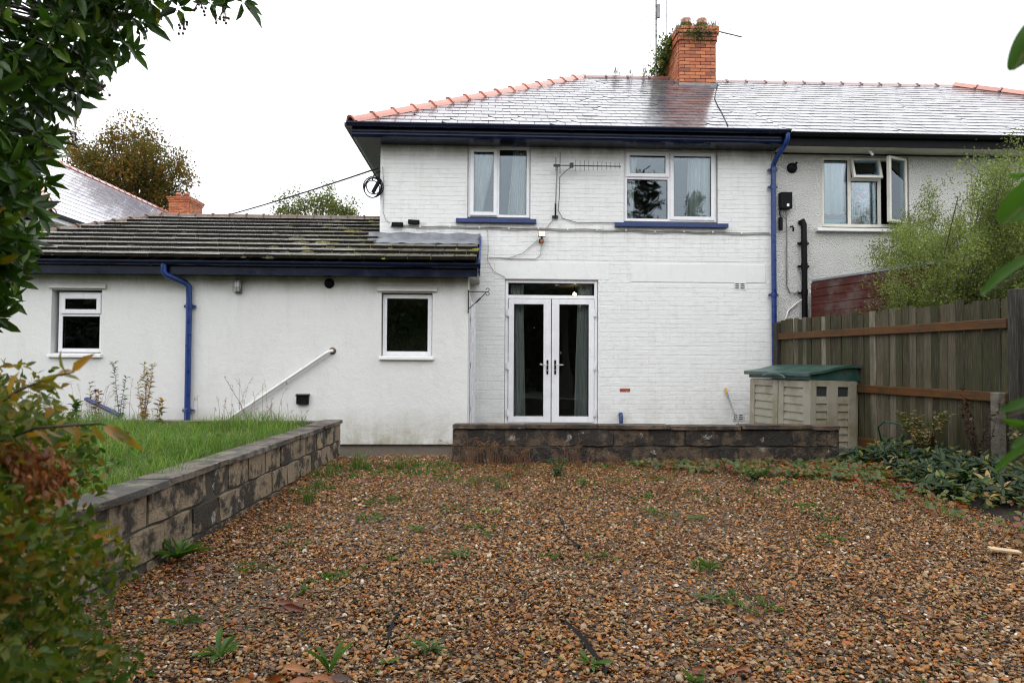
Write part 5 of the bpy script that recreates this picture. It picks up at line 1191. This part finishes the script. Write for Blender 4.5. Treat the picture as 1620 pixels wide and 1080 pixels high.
# ------------------------------------------------------------------ lawn and plants on it
def lawn(n, x0, x1, y0, y1, h0, h1):
    x = x0 + (x1 - x0) * rng.random(n); y = y0 + (y1 - y0) * rng.random(n)
    h = (h0 + (h1 - h0) * rng.random(n)) * (.75 + .45 * np.sin(x * 3.1 + 1) * np.sin(y * 2.7) + .15 * np.sin(x * 9) * np.sin(y * 8)).clip(.4, 1.3)
    return x, y, h
x, y, h = lawn(60000, -8.2, -2.13, -9.2, -2.52, .09, .25)
edge = (x > -2.28 - .0 * y); h = np.where(edge, h * .6, h)
rnd_ = (.5 * rng.random(60000) + .28 * (np.sin(x * 1.9 + np.sin(y * 3)) * np.sin(y * 2.3) * .5 + .5) + .25 * (np.sin(x * 5.3 + 2 * np.sin(y * 2)) * np.sin(y * 6.1 + x) > .3)).clip(0, .96)
rnd_ = np.where(rng.random(60000) < .07, .99, rnd_)
o = scatter('lawn_grass', BLV, BLF, blade_mats(60000, h, .0045, 1.0 + 2.0 * rng.random(60000)), np.stack([x, y, np.full_like(x, .465)], 1), rnd_, M['lf_grass'], smooth=True); o['kind'] = 'stuff'
C = np.stack([-5 + 2.6 * rng.random(70), -6.6 + 2.5 * rng.random(70), .50 + .05 * rng.random(70)], 1)
mm, T = whorls(C, np.tile([0, 0, 1.], (70, 1)), 6, .07, .04, (.1, .7)); scatter('lawn_weed', LFV, LFF, mm, T, rng.random(len(T)), M['lf_weed'], smooth=True)['kind'] = 'stuff'
def stalks(n, cx, cy, cz, rx, ry, h0, h1, mat, name, seed=True, lean=.5):
    V = MB()
    for i in range(n):
        p = Vector((cx + rng.normal(0, rx), cy + rng.normal(0, ry), cz)); h_ = h0 + (h1 - h0) * rng.random(); a = rng.random() * 6.3; l_ = lean * rng.random() * h_
        pts = [p, p + Vector((.15 * l_ * math.cos(a), .15 * l_ * math.sin(a), h_ * .45)), p + Vector((.5 * l_ * math.cos(a), .5 * l_ * math.sin(a), h_ * .8)), p + Vector((l_ * math.cos(a), l_ * math.sin(a), h_ * .97))]
        V.tube(pts, [.0028, .0022, .0016, .0008], 4, cap=False)
        if seed:
            for q in range(9):
                t_ = pts[2].lerp(pts[3], q / 9 * 1.1); e = t_ + Vector((rng.normal(0, .02), rng.normal(0, .02), .012 * rng.random())); V.tube([t_, e], [.0026, .0006], 3, cap=False)
    return V.build(name, mat, fix=False)
for cx, n, h1 in ((-6.2, 9, .7), (-5.0, 16, .6), (-4.6, 8, .5), (-3.5, 10, .4), (-3.0, 16, .62), (-2.6, 9, .35), (-5.5, 12, .55)):
    o = stalks(n, cx, -2.5, .5, .2, .06, .15, h1, M['twig_pale'], 'dry_grass'); o['kind'] = 'stuff'
def stem_plant(name, label, cat, base, h, n, L, W, mat, stem, group=None, lean=0., dens=1., wide=.12):
    o = thing(name, label, cat, base, group); b = MB(); C, Dr, rr = [], [], []
    for k in range(n):
        a = rng.random() * 6.3; hh = h * (.65 + .35 * rng.random()) if k else h; p = Vector(base) + Vector((rng.normal(0, .02), rng.normal(0, .02), 0)); q = p + Vector((hh * (lean + wide * math.cos(a)), hh * wide * math.sin(a), hh))
        b.tube([p, p.lerp(q, .5) + Vector((rng.normal(0, .012), rng.normal(0, .012), 0)), q], [.004, .003, .0015], 5, cap=False)
        for j in range(int(hh * 70 * dens)):
            t_ = .12 + .88 * rng.random(); C.append(p.lerp(q, t_)); aa = rng.random() * 6.3; Dr.append((math.cos(aa), math.sin(aa), .5 - .6 * (1 - t_) + rng.normal(0, .2))); rr.append(min(.99, max(0, t_ * .8 + rng.normal(0, .15))))
    b.build('stem', M[stem], o, fix=False); N = len(C); l = L * (.5 + .7 * rng.random(N))
    scatter('foliage', LFV, LFF, lmat(np.array(Dr), np.tile([0, 0, 1.], (N, 1)) + rng.normal(0, .3, (N, 3)), l, l * W / L), np.array(C), rr, M[mat], o, smooth=True); return o
g_ = 'willowherb stalks by the lawn edge'
stem_plant('willowherb', 'tallest yellowing willowherb stalk beside the blue downpipe', 'weed', (-4.36, -2.56, .47), .80, 5, .075, .016, 'lf_olive', 'twig_pale', g_, dens=1.4, wide=.18)
stem_plant('willowherb', 'greener willowherb stalk in the middle of the three', 'weed', (-4.62, -2.56, .47), .80, 2, .07, .015, 'lf_weed_grey', 'twig', g_, dens=1.6)
stem_plant('willowherb', 'shortest browned willowherb stalk left of the taller two', 'weed', (-4.93, -2.56, .47), .56, 4, .065, .024, 'lf_dry', 'twig_pale', g_)
stem_plant('yellow_weed', 'low yellow leaved weed at the blue downpipe foot', 'weed', (-4.15, -2.6, .47), .34, 3, .09, .035, 'lf_olive', 'twig', dens=1.0)
stem_plant('dock_stalk', 'tilted brown dock stalk against the extension wall by the handrail', 'weed', (-2.98, -2.52, .48), .62, 1, .03, .008, 'lf_dry', 'twig', lean=-.45, dens=1.2)
for i, (x_, h_) in enumerate(((-6.9, .85), (-6.35, .62))):
    stem_plant('purple_shrub', ['taller withered purple shrub at the left end of the extension', 'lower withered purple shrub under the small left window'][i], 'shrub', (x_, -2.9, .46), h_, 9, .07, .02, 'lf_purple', 'twig', 'withered purple shrubs', dens=.8)
stem_plant('bramble', 'green bramble leaves at the lawn edge left of the blue downpipe', 'bramble', (-5.15, -2.7, .46), .34, 6, .08, .05, 'lf_weed', 'twig', dens=.9)

# ------------------------------------------------------------------ gravel: instanced wet pebbles
stones = bpy.data.collections.new('pebbles')
import bmesh
for k in range(9):
    bm = bmesh.new(); bmesh.ops.create_icosphere(bm, subdivisions=2 if k < 3 else 1, radius=.5); r_ = np.random.default_rng(40 + k)
    sx, sy, sz = 1, .62 + .3 * r_.random(), .24 + .22 * r_.random(); pl = [(nrm(r_.normal(size=(1, 3)))[0], .24 + .14 * r_.random()) for _ in range(8)]
    for v in bm.verts:
        p = np.array(v.co)
        for n_, d_ in pl:
            q = p @ n_
            if q > d_: p = p - n_ * (q - d_) * .85
        p = p * (1 + r_.normal(0, .03)); v.co = (p[0] * sx, p[1] * sy, p[2] * sz)
    for f in bm.faces: f.smooth = k % 2 == 0
    me = bpy.data.meshes.new('pebble'); bm.to_mesh(me); bm.free(); me.materials.append(M['pebble_stone']); ob = bpy.data.objects.new('pebble', me); stones.objects.link(ob)
def pebble_field(name, n, size):
    d = 2.15 + (9.0 - 2.15) * rng.random(n * 3) ** .85; y = -11.4 + d; x = (rng.random(n * 3) * 2 - 1) * (d * .84 + .35)
    lim = -1.90 - .043 * (-2.36 - y) - .02
    ok = (x > np.where(y > -2.5, -3.2, lim)) & (x < 4.75) & ~((y > -2.97) & (x > -.44)) & (y < -2.22)
    x, y = x[ok][:n], y[ok][:n]; n = len(x)
    bump_ = .012 * np.sin(x * 2.3 + y) * np.sin(y * 1.9) ; z = np.clip((y + 6) / 3.2, 0, 1) * .07 + bump_ + .022 * rng.random(n) - .006
    s = size * np.exp(rng.normal(0, .36, n)).clip(.4, 2.3)
    me = bpy.data.meshes.new(name); me.vertices.add(n); me.vertices.foreach_set('co', np.stack([x, y, z], 1).ravel().astype(np.float32))
    rot = np.stack([rng.normal(0, .38, n), rng.normal(0, .38, n), rng.random(n) * 6.28], 1)
    a = me.attributes.new('rot', 'FLOAT_VECTOR', 'POINT'); a.data.foreach_set('vector', rot.ravel().astype(np.float32))
    a = me.attributes.new('scl', 'FLOAT', 'POINT'); a.data.foreach_set('value', s.astype(np.float32))
    a = me.attributes.new('pick', 'INT', 'POINT'); a.data.foreach_set('value', rng.integers(0, 9, n).astype(np.int32))
    r_ = rng.random(n); pale = r_ > .95; r_ = np.where(pale & (rng.random(n) < .35), r_ - .5, r_)
    a = me.attributes.new('rnd', 'FLOAT', 'POINT'); a.data.foreach_set('value', r_.astype(np.float32))
    o = link(name, me); o['kind'] = 'stuff'
    ng = bpy.data.node_groups.new(name, 'GeometryNodeTree'); ng.interface.new_socket('Geometry', in_out='INPUT', socket_type='NodeSocketGeometry'); ng.interface.new_socket('Geometry', in_out='OUTPUT', socket_type='NodeSocketGeometry')
    gi, go = ng.nodes.new('NodeGroupInput'), ng.nodes.new('NodeGroupOutput'); ip = ng.nodes.new('GeometryNodeInstanceOnPoints'); ci = ng.nodes.new('GeometryNodeCollectionInfo')
    ci.inputs['Collection'].default_value = stones; ci.inputs['Separate Children'].default_value = True; ci.inputs['Reset Children'].default_value = True
    def na(nm, ty): q = ng.nodes.new('GeometryNodeInputNamedAttribute'); q.data_type = ty; q.inputs['Name'].default_value = nm; return q.outputs['Attribute']
    er = ng.nodes.new('FunctionNodeEulerToRotation'); L_ = ng.links.new
    L_(gi.outputs[0], ip.inputs['Points']); L_(ci.outputs[0], ip.inputs['Instance']); ip.inputs['Pick Instance'].default_value = True
    L_(na('pick', 'INT'), ip.inputs['Instance Index']); L_(na('rot', 'FLOAT_VECTOR'), er.inputs[0]); L_(er.outputs[0], ip.inputs['Rotation']); L_(na('scl', 'FLOAT'), ip.inputs['Scale'])
    L_(ip.outputs[0], go.inputs[0]); md = o.modifiers.new('pebbles', 'NODES'); md.node_group = ng; return o
pebble_field('gravel', 165000, .0225)

# ------------------------------------------------------------------ weeds and litter on the gravel
def on(x, y): return Vector((x, y, gz(x, y) + .012))
def rosette(x, y, n, L, W, mat, label, cat='weed', group='weeds growing through the gravel', el=(.15, .6), name='weed'):
    p = on(x, y); n = int(n * 1.6); mm, T = whorls(np.array([p]), np.array([[0, 0, 1.]]), n, L * .62, W * .5, el, .4); o = thing(name, label, cat, p, group)
    scatter('foliage', LONGV, LONGF, mm, T, rng.random(n), M[mat], o, smooth=True); return o
def tuft(x, y, n, h, label, mat='lf_weed', spread=.05, group='grass tufts in the gravel', name='grass_tuft'):
    p = on(x, y); o = thing(name, label, 'grass', p, group); P = np.array(p) + np.stack([rng.normal(0, spread, n), rng.normal(0, spread, n), np.zeros(n)], 1)
    scatter('blades', BLV, BLF, blade_mats(n, h * (.5 + .6 * rng.random(n)), .005, .8 + 1.4 * rng.random(n)), P, .2 + .6 * rng.random(n), M[mat], o, smooth=True)['kind'] = 'stuff'; return o
p = Vector((-2.0, -6.85, .03)); DK = thing('dock_plant', 'large dark green dock with long jagged leaves at the block wall foot', 'weed', p)
for k in range(22):
    a = k * 2.4 + rng.normal(0, .2); e = .35 + .5 * rng.random(); d_ = np.array([[math.cos(a) * math.cos(e) + .12, math.sin(a) * math.cos(e), math.sin(e)]]); l = .13 + .11 * rng.random()
    scatter('leaf', LONGV, LONGF, lmat(d_, np.array([[0, 0, 1.]]) + rng.normal(0, .3, (1, 3)), l, .034), [p], [rng.random()], M['lf_weed'], DK, smooth=True)
rosette(-1.51, -7.92, 14, .13, .014, 'lf_weed_grey', 'narrow leaved grey green weed near the bush')
rosette(-1.17, -8.30, 9, .16, .045, 'lf_weed', 'leafy green weed in front of the bush at the bottom left', el=(.2, .8))
rosette(-1.33, -7.05, 7, .09, .02, 'lf_weed_grey', 'small weed above the curled dead leaf')
rosette(-1.02, -7.5, 5, .08, .03, 'lf_weed', 'upright little weed right behind the curled dead leaf', el=(.7, 1.2))
rosette(-.53, -6.05, 8, .11, .03, 'lf_weed', 'yellow green weed with broad leaves left of the centre line')
rosette(-.18, -6.75, 10, .14, .03, 'lf_weed_grey', 'larger sprawling weed in the middle of the gravel', el=(.1, .5))
rosette(-.36, -6.9, 7, .11, .025, 'lf_weed_grey', 'smaller sprawling weed left of the larger middle one', el=(.1, .5))
rosette(-.62, -6.85, 6, .09, .028, 'lf_weed', 'weed with two raised leaves left of the middle pair', el=(.3, 1.))
rosette(-.25, -8.25, 15, .11, .022, 'lf_weed_grey', 'neat grey green rosette near the bottom of the gravel', el=(.2, .6))
rosette(.46, -8.42, 7, .11, .035, 'lf_weed', 'bright weed with spread leaves at the bottom centre', el=(.15, .6))
rosette(1.42, -7.1, 7, .14, .04, 'lf_weed', 'weed with one long yellow green leaf right of the middle', el=(.2, .8))
rosette(1.24, -7.62, 13, .11, .024, 'lf_weed_grey', 'grey green rosette right of the middle', el=(.15, .55))
rosette(.86, -8.6, 10, .09, .03, 'lf_weed', 'dark leafy weed cut by the bottom edge', el=(.3, .9))
rosette(1.42, -5.45, 6, .09, .025, 'lf_weed', 'small weed alone behind the right rosette')
rosette(1.77, -5.72, 9, .12, .03, 'lf_weed', 'low spreading weed at the right centre', el=(.05, .4))
rosette(-.65, -8.47, 6, .17, .04, 'lf_weed', 'upright jagged weed at the bottom edge', el=(.6, 1.2))
rosette(-.42, -8.38, 7, .06, .03, 'lf_weed', 'tiny round leaved weed at the bottom edge', el=(.1, .6))
rosette(.05, -5.5, 7, .08, .022, 'lf_weed', 'small flat weed just ahead of the dry stalks')
rosette(2.06, -4.7, 8, .10, .03, 'lf_weed', 'small weed before the right end of the terrace wall')
stem_plant('leafy_weed', 'bushy green weed in front of the strawberry patch', 'weed', on(2.86, -4.15), .15, 14, .06, .04, 'lf_weed', 'twig', 'leafy weeds before the terrace wall', dens=.9, wide=.9)
stem_plant('leafy_weed', 'tall thin leafy weed before the middle of the terrace wall', 'weed', on(.78, -3.85), .2, 14, .06, .014, 'lf_weed_grey', 'twig', 'leafy weeds before the terrace wall', dens=1., wide=.6)
tuft(-1.45, -3.45, 90, .24, 'tallest grass tuft by the gap at the end of the block wall')
tuft(-.95, -3.35, 110, .17, 'wide grass tuft in front of the extension wall', spread=.10)
tuft(-1.72, -3.9, 80, .16, 'dark grass tuft against the far block wall', spread=.08)
tuft(-1.62, -5.1, 70, .18, 'lone grass tuft beside the middle of the block wall')
tuft(-1.65, -4.5, 60, .12, 'low grass tuft between the wall tufts')
tuft(-.12, -4.35, 60, .10, 'short bright tuft left of the dry stalks')
tuft(.14, -4.5, 50, .10, 'short tuft right of its bright neighbour')
tuft(-.85, -5.05, 45, .07, 'flat tuft in the left gravel')
tuft(1.0, -4.3, 50, .09, 'short tuft ahead of the terrace wall centre')
tuft(-.5, -3.3, 60, .12, 'grass tuft at the left corner of the terrace wall', spread=.08)
M['dry_stem'] = simple('brown dry stem', (.15, .078, .034), .8, .4, 20)
g_ = 'dry weeds before the terrace wall'
for x_, n, h_, lb_ in ((-.22, 16, .36, 'tallest straw brown dry weed clump at the left of the terrace wall'), (.08, 18, .38, 'second dry weed clump right of the tallest left clump'), (.45, 14, .30, 'thin dry weed clump below the door handles'), (1.05, 12, .34, 'sparse dry weed clump below the right door'), (1.6, 6, .16, 'short reddish dry weed clump right of the doors')):
    o = stalks(int(n * 1.8), x_, -3.08, .055, .06, .04, h_ * .45, h_, M['dry_stem'], 'dry_weed', lean=.9); tag(o, lb_, 'weed', g_)
b = MB()
for k in range(130):
    cx, cy = (-.3 + 4.0 * rng.random(), -3.1 - 1.5 * rng.random() ** 2) if k < 90 else (-1.8 + 5.0 * rng.random(), -3.4 - 5 * rng.random())
    for q in range(5):
        p = on(cx + rng.normal(0, .03), cy + rng.normal(0, .03)); h_ = .05 + .12 * rng.random(); a = rng.random() * 6.3; e = p + Vector((.5 * h_ * math.cos(a), .5 * h_ * math.sin(a), h_)); b.tube([p, p.lerp(e, .5) + Vector((0, 0, .01)), e], [.0018, .0013, .0006], 4, cap=False)
        for w_ in range(3): f_ = p.lerp(e, .5 + .17 * w_); b.tube([f_, f_ + Vector((rng.normal(0, .015), rng.normal(0, .015), .015))], [.002, .0006], 3, cap=False)
b.build('dead_stems', simple('red brown dead stem', (.12, .04, .018), .8, .4, 20), kind='stuff', fix=False)
N = 900; cl_ = np.stack([-1.8 + 5.2 * rng.random(40), -3.3 - 4.6 * rng.random(40) ** 1.2], 1); q_ = cl_[rng.integers(0, 40, 460)] + rng.normal(0, .07, (460, 2)); x = np.concatenate([-1.9 + 1.6 * rng.random(220), -1.9 + 5.5 * rng.random(220), q_[:, 0]]); y = np.concatenate([-3.0 - .9 * rng.random(220), -3.1 - 2.2 * rng.random(220) ** 2, np.minimum(q_[:, 1], -3.05)]); C = np.stack([x, y, [gz(a, b_) + .012 for a, b_ in zip(x, y)]], 1)
mm, T = whorls(C, np.tile([0, 0, 1.], (N, 1)), 6, .030, .011, (.2, 1.1)); scatter('weed_seedlings', LFV, LFF, mm, T, rng.random(len(T)), M['lf_weed'], smooth=True)['kind'] = 'stuff'
N = 900; d_ = 2.3 + 6 * rng.random(N); x = (rng.random(N) * 2 - 1) * d_ * .75; y = -11.4 + d_; ok = (x > -2.0) & (x < 4.3) & (y < -3.1); x, y = x[ok], y[ok]; N = len(x)
mm, T = whorls(np.stack([x, y, [gz(a, b_) + .014 for a, b_ in zip(x, y)]], 1), np.tile([0, 0, 1.], (N, 1)), 4, .018, .008, (.2, .9)); scatter('moss_sprigs', LSV, LSF, mm, T, rng.random(len(T)), M['lf_weed'])['kind'] = 'stuff'
# strawberry runner cover along the right
N = 1900; t_ = rng.random(N); x = 1.7 + 2.9 * t_ ** .6; y = -3.02 - rng.random(N) ** 1.3 * (.25 + 1.0 * np.clip((x - 1.7) / 2.2, 0, 1)); k2 = rng.random(N) < .13; x = np.where(k2, 3.75 + .8 * rng.random(N), x); y = np.where(k2, -3.2 - 3.6 * rng.random(N), y)
C = np.stack([x, y, .06 + .05 * rng.random(N) + .06 * np.clip((x - 4.2) / .4, 0, 1)], 1); ax = np.tile([0, -.3, 1.], (N, 1)) + rng.normal(0, .3, (N, 3)); mm, T = whorls(C, ax, 3, .05, .042, (.0, .4))
scatter('strawberry_cover', LFV, LFF, mm, T, (np.repeat(rng.random(N), 3)).clip(0, .99), M['lf_cover'], smooth=True)['kind'] = 'stuff'
N = 440; y = -2.95 - 4.2 * rng.random(N); x = 4.42 + .95 * rng.random(N) + .10 * np.sin(y * 3) - .10 * (y + 2.95) * 0; C = np.stack([x, y, .07 + .15 * np.clip((x - 4.35) / .6, 0, 1) + .13 * rng.random(N)], 1)
mm, T = whorls(C, np.tile([-.2, -.3, 1.], (N, 1)) + rng.normal(0, .25, (N, 3)), 11, .105, .036, (-.25, .5)); scatter('rosette_cover', LFV, LFF, mm, T, (np.repeat(rng.random(N), 11) * .3 + .7 * rng.random(len(T))).clip(0, .999), M['lf_pachy'], smooth=True)['kind'] = 'stuff'
stem_plant('yellowing_shrub', 'small yellowing shrub in front of the fence boards', 'shrub', (5.0, -3.75, .3), .5, 26, .06, .035, 'lf_pale', 'twig', dens=.9, wide=.6)
stem_plant('brown_shrub', 'dark red brown seed heads before the concrete fence spur', 'shrub', (5.12, -4.45, .25), .85, 11, .04, .026, 'lf_brown', 'twig', dens=1.2, wide=.25)
stem_plant('yellowing_shrub', 'pale leaved shrub at the right edge below the rhododendron', 'shrub', (5.28, -5.0, .2), .55, 14, .06, .035, 'lf_pale', 'twig', dens=.7, wide=.5)
hs_ = [(4.98, -2.95, .3), (4.90, -3.0, .52), (4.92, -3.1, .60), (5.0, -3.35, .585), (5.06, -3.6, .50), (5.08, -3.8, .38), (5.08, -3.9, .25)]
tag(MB().tube(hs_, .011, 8).build('garden_hose', simple('dark green hose', (.012, .05, .03), .35)), 'dark green hose looping out of the plants against the fence', 'hose')
# litter
def dead(x, y, n, L, W, label, mat='lf_fall', spread=.05, curl=True):
    p = on(x, y); L *= .7; W *= .7; o = thing('dead_leaf', label, 'dead leaves', p, 'large dead leaves on the gravel'); a = rng.normal(.2, .5, n) + (rng.random(n) > .5) * math.pi
    d_ = np.stack([np.cos(a), np.sin(a) * .6, .1 + .25 * rng.random(n)], 1); P = np.array(p) + np.stack([rng.normal(0, spread, n), rng.normal(0, spread * .6, n), .01 + .02 * rng.random(n)], 1)
    scatter('leaf', LONGV, LONGF, lmat(d_, np.tile([0, -.6, 1.], (n, 1)) + rng.normal(0, .5, (n, 3)), L * (.7 + .5 * rng.random(n)), W), P, rng.random(n) * .4, M[mat], o, smooth=True)
dead(-.98, -7.78, 5, .17, .05, 'long curled dark red dead leaf heap in the left gravel')
dead(-1.72, -7.2, 9, .10, .045, 'orange brown dead leaf heap below the dock', spread=.08)
dead(-.62, -8.62, 12, .14, .05, 'red brown dead leaf heap at the bottom edge', spread=.13)
dead(-1.5, -8.6, 8, .12, .04, 'dead leaf heap by the foreground bush', spread=.1)
dead(.2, -4.85, 6, .08, .05, 'orange maple coloured dead leaf in the far gravel', spread=.03)
dead(1.35, -8.0, 2, .09, .05, 'single pink brown dead leaf right of the middle', spread=.02)
dead(1.0, -8.55, 6, .13, .03, 'pale orange dead fronds at the bottom edge', spread=.06)
N = 2900; d_ = 2.3 + 6.2 * rng.random(N) ** .8; x = (rng.random(N) * 2 - 1) * d_ * .72; y = -11.4 + d_; s_ = rng.random(N) < .45; x = np.where(s_ & (y < -4), -2.0 + .7 * rng.random(N) ** 2, x); ok = (x > -2.05) & (x < 4.6) & (y < -3.05); x, y = x[ok], y[ok]; N = len(x); a = rng.random(N) * 6.3
l = .03 * (.4 + rng.random(N)); scatter('fallen_leaves', LFV, LFF, lmat(np.stack([np.cos(a), np.sin(a), .25 * rng.normal(size=N)], 1), np.tile([0, 0, 1.], (N, 1)) + rng.normal(0, .45, (N, 3)), l, l * .55), np.stack([x, y, [gz(p, q) + .025 for p, q in zip(x, y)]], 1), rng.random(N), M['lf_fall'], smooth=True)['kind'] = 'stuff'
N = 160; a = rng.random(N) * 6.3; x = -1.9 + 5.5 * rng.random(N); y = -8.8 + 5.4 * rng.random(N); b = MB()
for i in range(N):
    l = .06 + .14 * rng.random(); p = Vector((x[i], y[i], gz(x[i], y[i]) + .022)); q = p + Vector((l * math.cos(a[i]), l * math.sin(a[i]), .01)); b.tube([p, p.lerp(q, .5) + Vector((0, 0, .008)), q], .0018, 4, cap=False)
b.build('twig_litter', M['twig'], kind='stuff', fix=False)
for pts, lb_ in (([(.60, -5.55), (.63, -5.9), (.60, -6.2), (.66, -6.6)], 'black edge of weed membrane showing in the middle gravel'), ([(-.44, -7.7), (-.47, -7.95), (-.45, -8.2)], 'black edge of weed membrane showing in the left gravel'), ([(.40, -7.9), (.47, -8.2), (.52, -8.5)], 'black edge of weed membrane showing at the bottom centre')):
    b = MB(); V = []
    for i, (x_, y_) in enumerate(pts):
        for q in range(3): V.append((x_ + (q - 1) * .017 + rng.normal(0, .004), y_ + .01 * q, gz(x_, y_) + (.0 if q != 1 else .026 + .012 * (i % 2))))
    b.add(V, [(i * 3 + q, i * 3 + q + 1, i * 3 + q + 4, i * 3 + q + 3) for i in range(len(pts) - 1) for q in range(2)], 0, True); tag(b.build('membrane_strip', simple('black membrane', (.012, .012, .012), .7, Specular_IOR_Level=.1), fix=False), lb_, 'membrane', 'weed membrane edges in the gravel')
tag(MB().obox((3.58, -6.78, .04), (.19, .06, .018), (.05, .08, -.25)).build('wood_offcut', simple('pale wood', (.45, .33, .19), .7, .2, 30), bevel=.004), 'pale wood offcut on the right of the gravel', 'wood')
# growth on the roofs and stack
CW = thing('chimney_weeds', 'grass and ferns growing round the chimney pots', 'weeds', (4.64, 3.5, 8.72)); N = 420
P = np.stack([CH[0] - .05 + .95 * rng.random(N), CH[2] - .08 + .35 * rng.random(N), 8.70 + .03 * rng.random(N)], 1); hh = .10 + .16 * rng.random(N)
scatter('grass_blades', BLV, BLF, blade_mats(N, hh, .012, 1 + 1.5 * rng.random(N)), P, rng.random(N), M['lf_chim'], CW, smooth=True)
N = 260; P = np.stack([4.62 + .22 * rng.normal(size=N), np.full(N, CH[2] - .08) + .03 * rng.normal(size=N), 8.62 + .09 * rng.normal(size=N)], 1); scatter('fern', LFV, LFF, lmat(np.stack([rng.normal(0, .6, N), np.full(N, -.6), rng.normal(-.5, .5, N)], 1), rdir(N), .07, .03), P, rng.random(N) * .5, M['lf_chim'], CW)
BD = thing('chimney_bush', 'leafy green bush rooted on the left side of the chimney', 'bush', (4.15, 4.2, 8.4)); N = 1500; u = rng.random(N)
P = np.stack([4.06 + .13 * rng.normal(size=N) + .1 * u, 4.95 - 1.1 * u, 7.95 + .75 * u + .12 * rng.normal(size=N)], 1); scatter('foliage', LFV, LFF, lmat(rdir(N) + np.array([-.5, -.3, .2]), rdir(N), .085, .04), P, .1 + .45 * rng.random(N), M['lf_chim'], BD)
MB().tube([(4.22, 4.6, 8.0), (4.12, 4.4, 8.2), (4.15, 4.0, 8.6)], .014, 5).build('stem', M['twig'], BD)
for x_, lb_ in ((2.95, 'left ridge weed sprouting from the white house ridge'), (3.3, 'middle ridge weed'), (3.62, 'tallest ridge weed next to the aerial mast')):
    N = 26; o = thing('ridge_weed', {0: lb_}.get(0) if x_ != 3.3 else 'middle ridge weed between the left and tallest ones', 'weed', (x_, 4.18, 7.95), 'weeds on the roof ridge'); P = np.array([x_, 4.14, 7.97]) + rng.normal(0, .035, (N, 3)); scatter('foliage', BLV, BLF, blade_mats(N, (.08 + .12 * rng.random(N)) * (1.5 if x_ > 3.5 else .8), .012, 1 + rng.random(N)), P, rng.random(N) * .6, M['lf_chim'], o)
